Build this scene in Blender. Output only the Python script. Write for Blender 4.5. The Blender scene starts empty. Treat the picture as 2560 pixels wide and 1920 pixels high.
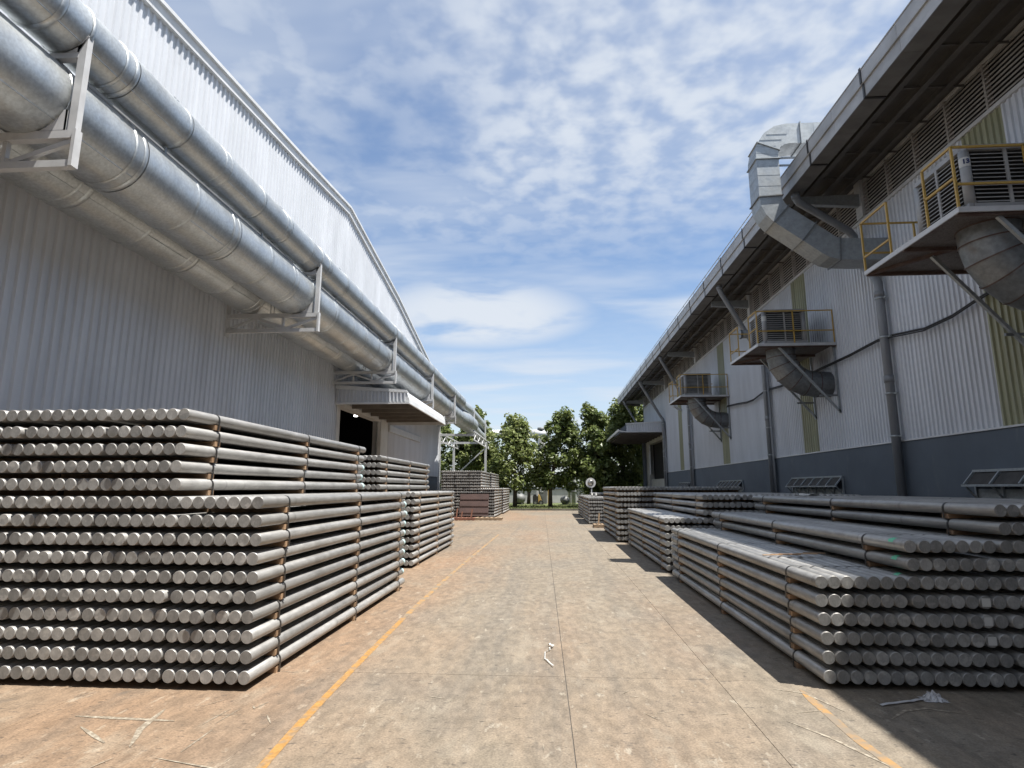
import bpy, math, random
from mathutils import Vector, Matrix
from math import sin, cos, pi, radians
SC = bpy.context.scene
COL = SC.collection
rnd = random.Random(7)

# ------------------------------------------------------------------ camera, sky, sun, exposure
cam_d = bpy.data.cameras.new('camera'); cam = bpy.data.objects.new('camera', cam_d); COL.objects.link(cam)
cam.location = (0, 0, 1.6)
cam.rotation_euler = (radians(90 + 10.1), 0, radians(3.8))
cam_d.sensor_width = 36; cam_d.lens = 20.52; cam_d.clip_start = .05; cam_d.clip_end = 2000
SC.camera = cam

SUN = Vector((.365, -.15, 1)).normalized()           # direction towards the sun
sun_el = math.asin(SUN.z); sun_az = math.atan2(SUN.x, SUN.y)
W = bpy.data.worlds.new('World'); SC.world = W; W.use_nodes = True
nt = W.node_tree; nt.nodes.clear()
def N(t, **k):
    n = nt.nodes.new(t)
    for a, b in k.items(): setattr(n, a, b)
    return n
def L(a, b): nt.links.new(a, b)
def MATH(op, a, b=None, c=None, clamp=False):
    m = N('ShaderNodeMath', operation=op, use_clamp=clamp)
    for i, v in enumerate((a, b, c)):
        if v is None: continue
        if isinstance(v, (int, float)): m.inputs[i].default_value = v
        else: L(v, m.inputs[i])
    return m.outputs[0]
out = N('ShaderNodeOutputWorld'); bg = N('ShaderNodeBackground')
sky = N('ShaderNodeTexSky', sky_type='NISHITA'); sky.sun_disc = False
sky.sun_elevation = sun_el; sky.sun_rotation = sun_az; sky.altitude = 0
sky.air_density = 1.0; sky.dust_density = .6; sky.ozone_density = 2.2
bg.inputs[1].default_value = .05
# two cloud decks: the view direction is met with a flat layer overhead (dir.xy / dir.z)
tc = N('ShaderNodeTexCoord'); sp = N('ShaderNodeSeparateXYZ'); L(tc.outputs['Generated'], sp.inputs[0])
zc = MATH('MAXIMUM', sp.outputs[2], .045)
px = MATH('DIVIDE', sp.outputs[0], MATH('ADD', zc, .06)); py = MATH('DIVIDE', sp.outputs[1], MATH('ADD', zc, .06))
cv = N('ShaderNodeCombineXYZ'); L(px, cv.inputs[0]); L(py, cv.inputs[1])
def noise(scale, detail, rough, loc=(0, 0, 0), sc=(1, 1, 1), rot=0, dist=0):
    mp = N('ShaderNodeMapping'); mp.inputs['Location'].default_value = loc; mp.inputs['Scale'].default_value = sc
    mp.inputs['Rotation'].default_value = (0, 0, rot); L(cv.outputs[0], mp.inputs[0])
    n = N('ShaderNodeTexNoise'); n.inputs['Scale'].default_value = scale; n.inputs['Detail'].default_value = detail
    n.inputs['Roughness'].default_value = rough; n.inputs['Distortion'].default_value = dist
    L(mp.outputs[0], n.inputs['Vector']); return n.outputs[0]
def smooth(v, a, b, c=0, d=1):
    r = N('ShaderNodeMapRange', interpolation_type='SMOOTHSTEP'); L(v, r.inputs[0])
    for i, q in enumerate((a, b, c, d)): r.inputs[i + 1].default_value = q
    return r.outputs[0]
dapple = smooth(noise(10, 3.5, .5, dist=.12), .30, .68)
big = smooth(noise(.9, 3, .5, loc=(1.7, .4, 0)), .22, .50)
streak = smooth(noise(1.3, 5, .52, loc=(.3, 2.1, 0), sc=(.6, 1.2, 1), rot=.35, dist=.35), .40, .74)
# dapples live high in the sky, soft streaks lower down
high = smooth(sp.outputs[2], .30, .55)
dp = MATH('MULTIPLY', MATH('MULTIPLY', MATH('MULTIPLY_ADD', dapple, .55, .38), big), MATH('MULTIPLY_ADD', high, .85, .1))
lowveil = smooth(sp.outputs[2], .42, .02, 0, .55)
patch = MATH('SUBTRACT', 1.0, MATH('ADD', MATH('POWER', MATH('DIVIDE', MATH('ADD', px, .36), .68), 2), MATH('POWER', MATH('DIVIDE', MATH('SUBTRACT', py, 2.75), .62), 2)), clamp=True)
patch = MATH('MULTIPLY', smooth(patch, 0, .9), smooth(noise(2.2, 4, .5, loc=(4, 1, 0), dist=.3), .28, .55))
cl = MATH('MAXIMUM', MATH('MAXIMUM', dp, MATH('MULTIPLY', patch, .95)), MATH('MULTIPLY', streak, .72))
cl = MATH('SUBTRACT', 1.0, MATH('MULTIPLY', MATH('SUBTRACT', 1.0, cl), MATH('SUBTRACT', 1.0, lowveil)), clamp=True)
mixc = N('ShaderNodeMix', data_type='RGBA'); L(cl, mixc.inputs[0])
hs = N('ShaderNodeHueSaturation'); hs.inputs['Saturation'].default_value = 1.1; hs.inputs['Value'].default_value = 1.65
L(sky.outputs[0], hs.inputs['Color']); L(hs.outputs[0], mixc.inputs[6])
mixc.inputs[7].default_value = (7.4, 7.95, 8.7, 1)
L(mixc.outputs[2], bg.inputs[0]); L(bg.outputs[0], out.inputs[0])

sd = bpy.data.lights.new('sun', 'SUN'); sd.energy = 5.0; sd.angle = radians(.55); sd.color = (1, .955, .88)
so = bpy.data.objects.new('sun', sd); COL.objects.link(so); so.rotation_euler = SUN.to_track_quat('Z', 'Y').to_euler()
so.location = SUN * 60
vs = SC.view_settings; vs.view_transform = 'Standard'; vs.look = 'None'; vs.gamma = 1; vs.use_curve_mapping = False
vs.exposure = 1.05

# ------------------------------------------------------------------ materials
def material(name, base, rough=.6, metal=0, var=(), bump=None, objvar=0, rvar=0, spec=None, emit=None):
    """base colour with layered world-space noise; var = [(scale xyz or number, amount, detail, colour or None)]"""
    m = bpy.data.materials.new(name); m.use_nodes = True; t = m.node_tree
    b = t.nodes['Principled BSDF']
    b.inputs['Roughness'].default_value = rough; b.inputs['Metallic'].default_value = metal
    if spec is not None: b.inputs['Specular IOR Level'].default_value = spec
    if emit: b.inputs['Emission Color'].default_value = (*emit[:3], 1); b.inputs['Emission Strength'].default_value = emit[3]
    geo = t.nodes.new('ShaderNodeNewGeometry'); oi = t.nodes.new('ShaderNodeObjectInfo')
    rgb = t.nodes.new('ShaderNodeRGB'); rgb.outputs[0].default_value = (*base, 1); cur = rgb.outputs[0]
    for i, v in enumerate(var):
        scl, amt, det, colr = v[:4]; lo, hi = (v[4] if len(v) > 4 else (.35, .65))
        mp = t.nodes.new('ShaderNodeMapping'); s3 = scl if isinstance(scl, tuple) else (scl,) * 3
        mp.inputs['Scale'].default_value = s3; mp.inputs['Location'].default_value = (i * 3.7, i * 1.3, i * 5.1)
        t.links.new(geo.outputs['Position'], mp.inputs[0])
        n = t.nodes.new('ShaderNodeTexNoise'); n.inputs['Scale'].default_value = 1; n.inputs['Detail'].default_value = det
        n.inputs['Roughness'].default_value = .6; t.links.new(mp.outputs[0], n.inputs['Vector'])
        r = t.nodes.new('ShaderNodeMapRange'); r.inputs[1].default_value = lo; r.inputs[2].default_value = hi
        t.links.new(n.outputs[0], r.inputs[0])
        if colr is None:
            r.inputs[3].default_value = 1 - amt; r.inputs[4].default_value = 1 + amt * .6
            mx = t.nodes.new('ShaderNodeVectorMath'); mx.operation = 'SCALE'
            t.links.new(cur, mx.inputs[0]); t.links.new(r.outputs[0], mx.inputs['Scale']); cur = mx.outputs[0]
        else:
            r.inputs[3].default_value = 0; r.inputs[4].default_value = amt
            mx = t.nodes.new('ShaderNodeMix'); mx.data_type = 'RGBA'; t.links.new(r.outputs[0], mx.inputs[0])
            t.links.new(cur, mx.inputs[6]); mx.inputs[7].default_value = (*colr, 1); cur = mx.outputs[2]
        last = n
    if objvar:
        r = t.nodes.new('ShaderNodeMapRange'); r.inputs[3].default_value = 1 - objvar; r.inputs[4].default_value = 1 + objvar
        t.links.new(oi.outputs['Random'], r.inputs[0])
        mx = t.nodes.new('ShaderNodeVectorMath'); mx.operation = 'SCALE'
        t.links.new(cur, mx.inputs[0]); t.links.new(r.outputs[0], mx.inputs['Scale']); cur = mx.outputs[0]
    t.links.new(cur, b.inputs['Base Color'])
    if rvar:
        n = t.nodes.new('ShaderNodeTexNoise'); n.inputs['Scale'].default_value = 6; n.inputs['Detail'].default_value = 4
        t.links.new(geo.outputs['Position'], n.inputs['Vector'])
        r = t.nodes.new('ShaderNodeMapRange'); r.inputs[1].default_value = .3; r.inputs[2].default_value = .7
        r.inputs[3].default_value = rough - rvar; r.inputs[4].default_value = rough + rvar
        t.links.new(n.outputs[0], r.inputs[0]); t.links.new(r.outputs[0], b.inputs['Roughness'])
    if bump:
        n = t.nodes.new('ShaderNodeTexNoise'); mp = t.nodes.new('ShaderNodeMapping')
        s3 = bump[0] if isinstance(bump[0], tuple) else (bump[0],) * 3
        mp.inputs['Scale'].default_value = s3; t.links.new(geo.outputs['Position'], mp.inputs[0])
        n.inputs['Scale'].default_value = 1; n.inputs['Detail'].default_value = 5; t.links.new(mp.outputs[0], n.inputs['Vector'])
        bp = t.nodes.new('ShaderNodeBump'); bp.inputs['Strength'].default_value = bump[1]; bp.inputs['Distance'].default_value = bump[2]
        t.links.new(n.outputs[0], bp.inputs['Height']); t.links.new(bp.outputs[0], b.inputs['Normal'])
    return m
M = {}
M['concrete'] = material('concrete', (.178, .147, .110), .80, 0, [
    (.22, .55, 5, (.215, .177, .132), (.40, .60)), (.45, .5, 6, (.132, .122, .108), (.50, .68)),
    ((.35, .12, 1), .6, 4, (.215, .138, .085), (.46, .66)), ((2.4, .08, 1), .45, 5, (.120, .108, .092), (.54, .70)),
    ((13, 6, 9), .24, 7, None), ((4, 1.6, 1), .4, 9, (.26, .225, .175), (.56, .66)),
    ((13, 5, 1), .6, 9, (.32, .285, .23), (.62, .70)),
    ((16, 34, 1), .8, 9, (.06, .05, .042), (.60, .68)), ((5, 3, 1), .5, 9, (.10, .085, .07), (.62, .68)), (70, .26, 4, None)], bump=(16, .6, .006), objvar=.03, rvar=.14)
def drift_stain(m, x0, x1, colr, amt):
    """rusty soil washed over the slabs towards the left-hand stacks"""
    t = m.node_tree; b = t.nodes['Principled BSDF']; cur = b.inputs['Base Color'].links[0].from_socket
    g_ = t.nodes.new('ShaderNodeNewGeometry'); sp_ = t.nodes.new('ShaderNodeSeparateXYZ'); t.links.new(g_.outputs['Position'], sp_.inputs[0])
    mr = t.nodes.new('ShaderNodeMapRange'); mr.interpolation_type = 'SMOOTHSTEP'; mr.inputs[1].default_value = x0; mr.inputs[2].default_value = x1
    t.links.new(sp_.outputs[0], mr.inputs[0])
    ns = t.nodes.new('ShaderNodeTexNoise'); ns.inputs['Scale'].default_value = .9; ns.inputs['Detail'].default_value = 7; t.links.new(g_.outputs['Position'], ns.inputs['Vector'])
    mn = t.nodes.new('ShaderNodeMapRange'); mn.inputs[1].default_value = .3; mn.inputs[2].default_value = .7; mn.inputs[3].default_value = .2; mn.inputs[4].default_value = amt; t.links.new(ns.outputs[0], mn.inputs[0])
    ml = t.nodes.new('ShaderNodeMath'); ml.operation = 'MULTIPLY'; t.links.new(mr.outputs[0], ml.inputs[0]); t.links.new(mn.outputs[0], ml.inputs[1])
    mx = t.nodes.new('ShaderNodeMix'); mx.data_type = 'RGBA'; mx.blend_type = 'MULTIPLY'; t.links.new(ml.outputs[0], mx.inputs[0]); t.links.new(cur, mx.inputs[6]); mx.inputs[7].default_value = (*colr, 1); t.links.new(mx.outputs[2], b.inputs['Base Color'])
drift_stain(M['concrete'], -.6, -2.6, (1.08, .965, .87), .9)
drift_stain(M['concrete'], -1.0, .8, (.95, .97, .99), .9)
M['joint'] = material('joint_filler', (.09, .08, .07), .9)
M['yellow_line'] = material('worn_yellow_paint', (.31, .165, .045), .75, 0, [(9, .8, 7, (.20, .15, .10), (.47, .62)), (30, .2, 3, None)])
M['faint_line'] = material('faded_yellow_paint', (.29, .17, .065), .8, 0, [(6, 1, 7, (.178, .145, .108), (.40, .58))])
M['chalk'] = material('chalk_scuff', (.31, .275, .22), .85, 0, [(22, 1, 8, (.178, .147, .110), (.40, .54))])
M['billet'] = material('cast_aluminium', (.34, .335, .325), .42, .38, [
    ((2, 7, 30), .14, 5, None), ((1.5, 2.1, 1.5), .40, 5, (.17, .162, .15), (.50, .70)),
    ((25, 1.2, 25), .16, 3, None), ((1, 9, 1), .35, 3, (.14, .135, .13), (.62, .70)), ((5, 40, 5), .35, 5, (.42, .41, .39), (.62, .75))], bump=((60, 18, 60), .25, .002), objvar=.20, rvar=.08)
M['billet_end'] = material('sawn_aluminium', (.285, .283, .275), .48, .25, [
    ((14, 14, 9), .18, 5, None), ((90, 90, 40), .12, 2, None), ((10, 5, 12), .6, 2, (.42, .41, .39), (.58, .64)), ((7, 3, 7), .5, 4, (.16, .145, .125), (.6, .72))], bump=((120, 50, 90), .25, .001), objvar=.27, rvar=.12)
M['wood'] = material('spacer_wood', (.27, .16, .09), .8, 0, [((3, 30, 30), .3, 5, None), (5, .4, 3, (.45, .33, .21))], objvar=.3)
M['strap'] = material('steel_strap', (.045, .042, .04), .45, .5)
M['cyan_mark'] = material('pale_blue_paint_mark', (.42, .60, .62), .6, 0, [(40, .5, 4, (.48, .47, .45), (.45, .7))])
M['green_mark'] = material('green_paint_mark', (.10, .50, .30), .6, 0, [(40, .5, 4, (.35, .35, .33), (.5, .7))])
M['sticker'] = material('white_sticker', (.50, .50, .485), .6)
M['galv'] = material('galvanised_steel', (.53, .555, .56), .43, .80, [
    (26, .14, 3, None), ((6, .6, 6), .18, 3, (.45, .46, .46), (.5, .75)), ((1.3, 3, 1.3), .10, 4, None), (1.6, .3, 4, (.40, .38, .34), (.52, .78))],
    bump=((1.6, .9, 1.6), .05, .02), objvar=.08, rvar=.06)
M['galv_matte'] = material('dull_galvanised_steel', (.34, .365, .38), .5, .5, [(16, .13, 4, None), (1.7, .3, 4, (.26, .27, .275), (.5, .75)), ((5, 5, 1.2), .3, 5, (.22, .215, .20), (.56, .75))], objvar=.04, rvar=.1)
M['galv_dark'] = material('weathered_galvanised_steel', (.19, .20, .205), .5, .5, [(14, .2, 4, None), (3, .5, 5, (.16, .11, .075), (.58, .75))], objvar=.08, rvar=.08)
M['white_sheet'] = material('white_painted_sheet', (.55, .57, .605), .40, 0, [
    ((2, 2, .5), .07, 4, None), ((.5, 1.0, .25), .06, 3, None), ((1, 9, .5), .10, 5, (.50, .50, .48), (.58, .85))], bump=((1.2, 1.2, .6), .08, .02), objvar=.018, rvar=.05)
M['green_sheet'] = material('translucent_green_sheet', (.29, .29, .19), .45, 0, [((1, 6, .4), .2, 4, None), ((2, 8, .6), .5, 4, (.28, .28, .16), (.5, .75))])
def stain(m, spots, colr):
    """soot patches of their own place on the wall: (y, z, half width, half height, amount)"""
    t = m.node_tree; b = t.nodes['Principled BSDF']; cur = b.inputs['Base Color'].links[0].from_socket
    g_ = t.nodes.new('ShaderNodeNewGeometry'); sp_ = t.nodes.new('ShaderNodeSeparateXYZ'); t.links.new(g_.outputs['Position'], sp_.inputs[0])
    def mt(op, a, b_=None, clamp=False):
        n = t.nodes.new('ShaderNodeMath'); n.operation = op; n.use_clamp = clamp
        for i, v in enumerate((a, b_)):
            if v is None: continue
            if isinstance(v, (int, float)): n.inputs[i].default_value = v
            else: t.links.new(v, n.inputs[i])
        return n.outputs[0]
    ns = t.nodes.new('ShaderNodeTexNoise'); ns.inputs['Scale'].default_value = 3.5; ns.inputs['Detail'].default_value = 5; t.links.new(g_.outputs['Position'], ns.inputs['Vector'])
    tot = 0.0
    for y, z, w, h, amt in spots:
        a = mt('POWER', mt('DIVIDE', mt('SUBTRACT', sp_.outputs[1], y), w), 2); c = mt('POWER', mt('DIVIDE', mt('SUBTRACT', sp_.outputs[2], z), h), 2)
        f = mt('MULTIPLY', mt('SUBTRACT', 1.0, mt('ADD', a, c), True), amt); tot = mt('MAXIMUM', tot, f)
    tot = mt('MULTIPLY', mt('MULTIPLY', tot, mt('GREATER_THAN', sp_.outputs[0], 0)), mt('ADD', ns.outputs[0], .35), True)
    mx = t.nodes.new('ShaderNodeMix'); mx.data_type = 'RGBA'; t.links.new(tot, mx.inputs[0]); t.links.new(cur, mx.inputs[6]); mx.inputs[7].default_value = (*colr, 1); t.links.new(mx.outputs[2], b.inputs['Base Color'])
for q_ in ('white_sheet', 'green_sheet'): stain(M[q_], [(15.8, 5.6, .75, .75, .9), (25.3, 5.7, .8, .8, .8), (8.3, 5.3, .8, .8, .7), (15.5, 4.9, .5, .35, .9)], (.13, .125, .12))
M['white_trim'] = material('white_metal_trim', (.58, .59, .60), .4, 0, [((2, 2, 2), .10, 4, None)])
M['white_steel'] = material('pale_grey_painted_steel', (.48, .485, .49), .45, 0, [(6, .10, 4, None), (14, .6, 5, (.38, .27, .18), (.66, .76))])
M['base_wall'] = material('slate_blue_painted_concrete', (.088, .106, .13), .75, 0, [(.8, .13, 5, None), ((3, 3, .5), .35, 5, (.10, .115, .13), (.5, .75)), ((4, 4, .9), .3, 5, (.21, .22, .23), (.6, .75))], bump=(20, .2, .004))
M['grey_wall'] = material('grey_painted_concrete', (.40, .40, .38), .75, 0, [(.8, .15, 5, None)], bump=(20, .2, .004))
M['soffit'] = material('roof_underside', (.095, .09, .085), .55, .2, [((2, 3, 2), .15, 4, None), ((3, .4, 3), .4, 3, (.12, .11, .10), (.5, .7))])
M['vent_dark'] = material('dark_vent_flap', (.055, .052, .05), .85, 0, [((5, 5, 5), .3, 4, None)])
M['canopy_under'] = material('canopy_underside', (.17, .15, .13), .6, 0, [((2, 4, 2), .2, 4, None)])
M['gutter_base'] = material('gutter_underside', (.13, .127, .122), .6, .1, [((2, 3, 2), .2, 4, None)])
M['gutter'] = material('gutter_steel', (.37, .365, .36), .5, .2, [((1, 2, 4), .15, 4, None), ((5, 3, 9), .4, 4, (.25, .25, .25), (.55, .75))], objvar=.05, rvar=.08)
M['louver'] = material('louver_blade', (.34, .32, .30), .55, .2, [(3, .2, 4, None)])
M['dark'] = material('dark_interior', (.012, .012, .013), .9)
M['downpipe'] = material('grey_downpipe', (.21, .22, .235), .5, .1, [((4, 4, 1), .18, 4, None)])
M['rail_yellow'] = material('yellow_handrail_paint', (.42, .27, .06), .5, 0, [(9, .55, 5, (.22, .12, .05), (.55, .7))])
M['rust'] = material('rusty_steel', (.10, .065, .055), .7, .2, [(7, .4, 5, (.19, .16, .15), (.45, .65))])
M['mesh_deck'] = material('platform_deck_plate', (.17, .155, .15), .6, .3, [((60, 60, 60), .35, 2, None), (4, .5, 4, (.09, .05, .045), (.5, .65))])
M['cooler'] = material('cooler_casing', (.29, .29, .29), .5, 0, [(3, .18, 4, None), ((3, 3, 1), .4, 4, (.20, .19, .18), (.55, .75))])
M['cooler_blade'] = material('cooler_louver', (.30, .295, .285), .5, 0, [(4, .2, 4, None)])
M['black'] = material('black_rubber', (.02, .02, .02), .6)
M['ink'] = material('dark_blue_ink', (.02, .03, .10), .6)
M['lamp'] = material('lit_lamp', (1, 1, 1), .5, 0, emit=(1, .97, .92, 6))
M['brown_board'] = material('brown_board', (.06, .032, .027), .65, 0, [((2, 2, 9), .25, 4, None)])
M['pallet'] = material('pallet_wood', (.28, .20, .13), .8, 0, [((3, 3, 20), .25, 4, None)], objvar=.15)
M['red_pallet'] = material('reddish_pallet_wood', (.19, .085, .055), .8, 0, [((3, 3, 20), .25, 4, None)], objvar=.15)
M['kerb'] = material('kerb_stone', (.16, .15, .12), .85, 0, [(1.5, .3, 5, None), (3, .6, 4, (.34, .31, .26), (.6, .7))], objvar=.15, bump=(12, .4, .01))
M['lawn'] = material('lawn', (.09, .115, .035), .95, 0, [(.8, .35, 6, None), (3, .6, 6, (.20, .19, .11), (.5, .7))], bump=(9, .8, .05))
M['grass'] = material('grass_blade', (.11, .14, .04), .8, 0, [(2.5, .5, 3, (.22, .21, .10))])
M['earth'] = material('earth', (.13, .12, .08), .95, 0, [(.1, .3, 5, None), (.6, .6, 4, (.08, .11, .035), (.45, .6))])
M['bark'] = material('bark', (.085, .065, .05), .9, 0, [((6, 6, 2), .3, 5, None)], bump=((14, 14, 4), .6, .02))
def leaf(name, c, c2):
    m = material(name, c, .42, 0, [(1.3, .9, 3, c2, (.35, .65)), (6, .35, 2, None)])
    t = m.node_tree; b = t.nodes['Principled BSDF']
    src = b.inputs['Base Color'].links[0].from_socket
    tr = t.nodes.new('ShaderNodeBsdfTranslucent'); t.links.new(src, tr.inputs[0])
    mx = t.nodes.new('ShaderNodeMixShader'); mx.inputs[0].default_value = .38
    o = t.nodes['Material Output']; t.links.new(b.outputs[0], mx.inputs[1]); t.links.new(tr.outputs[0], mx.inputs[2]); t.links.new(mx.outputs[0], o.inputs[0])
    return m
M['leaf'] = leaf('broad_leaf', (.145, .19, .055), (.25, .28, .10))
M['leaf_dark'] = leaf('dark_broad_leaf', (.09, .13, .035), (.20, .235, .075))
M['hedge'] = leaf('hedge_leaf', (.13, .19, .035), (.21, .25, .06))
M['far_white'] = material('white_lagged_duct', (.50, .51, .52), .5, 0, [(1, .06, 3, None)])
M['far_grey'] = material('grey_plant_steel', (.15, .155, .155), .6, .2, [(1, .15, 4, None)])
M['plastic'] = material('clear_plastic_scrap', (.45, .45, .46), .25)
M['lift_yellow'] = material('machine_yellow', (.50, .33, .10), .5)
M['mirror'] = material('mirror_glass', (.40, .38, .34), .25, .9)

# ------------------------------------------------------------------ mesh helpers
class MB:
    def __init__(s): s.v = []; s.f = []; s.m = []; s.sm = []
    def add(s, vs_, fs, mi=0, smooth=False):
        o = len(s.v); s.v += [tuple(v) for v in vs_]
        for f in fs: s.f.append(tuple(o + i for i in f)); s.m.append(mi); s.sm.append(smooth)
    def box(s, x0, x1, y0, y1, z0, z1, mi=0):
        s.add([(x0, y0, z0), (x1, y0, z0), (x1, y1, z0), (x0, y1, z0), (x0, y0, z1), (x1, y0, z1), (x1, y1, z1), (x0, y1, z1)],
              [(0, 3, 2, 1), (4, 5, 6, 7), (0, 1, 5, 4), (1, 2, 6, 5), (2, 3, 7, 6), (3, 0, 4, 7)], mi)
    def bar(s, a, b, w, h=None, mi=0, up=(0, 0, 1)):
        h = w if h is None else h; a = Vector(a); b = Vector(b); d = (b - a).normalized(); u = Vector(up)
        if abs(d.dot(u)) > .95: u = Vector((1, 0, 0)) if abs(d.x) < .9 else Vector((0, 1, 0))
        r = d.cross(u).normalized(); u = r.cross(d).normalized()
        vs_ = [p + r * (sx * w / 2) + u * (sz * h / 2) for p in (a, b) for sx, sz in ((-1, -1), (1, -1), (1, 1), (-1, 1))]
        s.add(vs_, [(3, 2, 1, 0), (4, 5, 6, 7), (0, 1, 5, 4), (1, 2, 6, 5), (2, 3, 7, 6), (3, 0, 4, 7)], mi)
    def tube(s, pts, rad, n=12, mi=0, caps=True, smooth=True):
        pts = [Vector(p) for p in pts]; rads = rad if isinstance(rad, (list, tuple)) else [rad] * len(pts)
        d0 = (pts[1] - pts[0]).normalized(); u = Vector((0, 0, 1)) if abs(d0.z) < .9 else Vector((0, 1, 0))
        r = d0.cross(u).normalized(); rings = []
        for i, p in enumerate(pts):
            if i == 0: d = pts[1] - p
            elif i == len(pts) - 1: d = p - pts[i - 1]
            else: d = (pts[i + 1] - p).normalized() + (p - pts[i - 1]).normalized()
            d.normalize(); r = (r - d * r.dot(d)).normalized(); q = d.cross(r)
            rings.append([p + (r * cos(2 * pi * k / n) + q * sin(2 * pi * k / n)) * rads[i] for k in range(n)])
        o = len(s.v); s.v += [tuple(v) for ring in rings for v in ring]
        for i in range(len(pts) - 1):
            for k in range(n):
                a = o + i * n + k; b = o + i * n + (k + 1) % n
                s.f.append((a, b, b + n, a + n)); s.m.append(mi); s.sm.append(smooth)
        if caps:
            s.f.append(tuple(o + k for k in reversed(range(n)))); s.m.append(mi); s.sm.append(False)
            e = o + (len(pts) - 1) * n; s.f.append(tuple(e + k for k in range(n))); s.m.append(mi); s.sm.append(False)
    def prism(s, poly, axis, a, b, mi=0):
        """closed polygon extruded along an axis; poly gives the two other coordinates in xyz order"""
        def P(q, t): return {'x': (t, q[0], q[1]), 'y': (q[0], t, q[1]), 'z': (q[0], q[1], t)}[axis]
        n = len(poly); vs_ = [P(q, a) for q in poly] + [P(q, b) for q in poly]
        fs = [tuple(range(n)), tuple(reversed(range(n, 2 * n)))] + [(i, n + i, n + (i + 1) % n, (i + 1) % n) for i in range(n)]
        s.add(vs_, fs, mi)
    def mesh(s, name, mats):
        me = bpy.data.meshes.new(name); me.from_pydata(s.v, [], s.f)
        for m in (mats if isinstance(mats, (list, tuple)) else [mats]): me.materials.append(m)
        me.polygons.foreach_set('material_index', s.m); me.polygons.foreach_set('use_smooth', s.sm); me.update()
        return me
    def build(s, name, mats, parent=None, loc=None):
        return obj(name, s.mesh(name, mats), parent, loc)
def mitre(pts, rads, n):
    """one ring of points per path point, cut along the bisecting plane, so neighbouring segments share an edge"""
    b = MB(); b.tube(pts, rads, n, 0, False); return [b.v[i * n:(i + 1) * n] for i in range(len(pts))]
def ringseg(ra, rb):
    b = MB(); n = len(ra); b.add(ra + rb, [(k, (k + 1) % n, n + (k + 1) % n, n + k) for k in range(n)], 0, True); return b
def seam_at(ring_, nrm, c, e=.014, w=.012):
    c = Vector(c); nrm = Vector(nrm).normalized(); o = [c + (Vector(p) - c) * (1 + e / (Vector(p) - c).length) for p in ring_]
    return ringseg([tuple(p - nrm * w) for p in o], [tuple(p + nrm * w) for p in o])
def obj(name, me, parent=None, loc=None, rot=None):
    o = bpy.data.objects.new(name, me); COL.objects.link(o)
    if parent: o.parent = parent
    if loc: o.location = loc
    if rot: o.rotation_euler = rot
    return o
def tag(o, label=None, cat=None, group=None, kind=None):
    if label: o['label'] = label
    if cat: o['category'] = cat
    if group: o['group'] = group
    if kind: o['kind'] = kind
    return o
def thing(name, label, cat, loc=(0, 0, 0), group=None, rotz=0):
    o = bpy.data.objects.new(name, None); COL.objects.link(o); o.empty_display_size = .2
    o.location = loc; o.rotation_euler = (0, 0, rotz)
    return tag(o, label, cat, group)
class PT:
    """parts written in world coordinates under a thing placed at loc"""
    def __init__(s, root): s.root = root; s.o = Vector(root.location)
    def put(s, mb, name, mats, parent=None, label=None):
        me = mb.mesh(name, mats)
        if parent is None: me.transform(Matrix.Translation(-s.o)); o = obj(name, me, s.root)
        else:
            me.transform(Matrix.Translation(-s.o)); o = obj(name, me, parent)
        if label: o['label'] = label
        return o

# ------------------------------------------------------------------ ground
XL, XR = -7.2, 7.2
g = MB(); g.box(-400, 400, -300, 900, -.5, -.03)
ground = tag(g.build('ground', M['earth']), 'flat ground around the factory yard', None, None, 'structure')
yard = MB(); yard.box(-7.2, 7.2, -9.1, 43.0, -.029, -.006)
yard = tag(yard.build('yard_pavement', M['joint']), 'concrete pavement of the factory yard between the two halls', None, None, 'structure')
xs = [-7.2, -5.3, -3.7, -1.95, .10, 1.38, 3.2, 5.2, 7.2]
ys = [-9.1, -3.2, .9, 5.405, 9.9, 14.4, 18.9, 23.4, 27.9, 32.4, 37, 43.0]
for i in range(len(xs) - 1):
    for j in range(len(ys) - 1):
        b = MB(); h = rnd.uniform(-.0008, .0008); G = {.10: .0035, 1.38: .0022}
        gy = .0014; x0, x1, y0, y1 = xs[i] + G.get(xs[i], .0009), xs[i + 1] - G.get(xs[i + 1], .0009), ys[j] + gy, ys[j + 1] - gy
        # skew of the long joint seen in the photograph
        k = lambda x, y: x + (-.016 * (y - 5.4) if abs(x - .10) < .02 else 0)
        vs_ = [(k(x, y), y, z) for z in (-.006, h) for x, y in ((x0, y0), (x1, y0), (x1, y1), (x0, y1))]
        b.add(vs_, [(4, 5, 6, 7), (0, 1, 5, 4), (1, 2, 6, 5), (2, 3, 7, 6), (3, 0, 4, 7)])
        b.build('concrete_slab', M['concrete'], yard)
nstrip = 0
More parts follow.
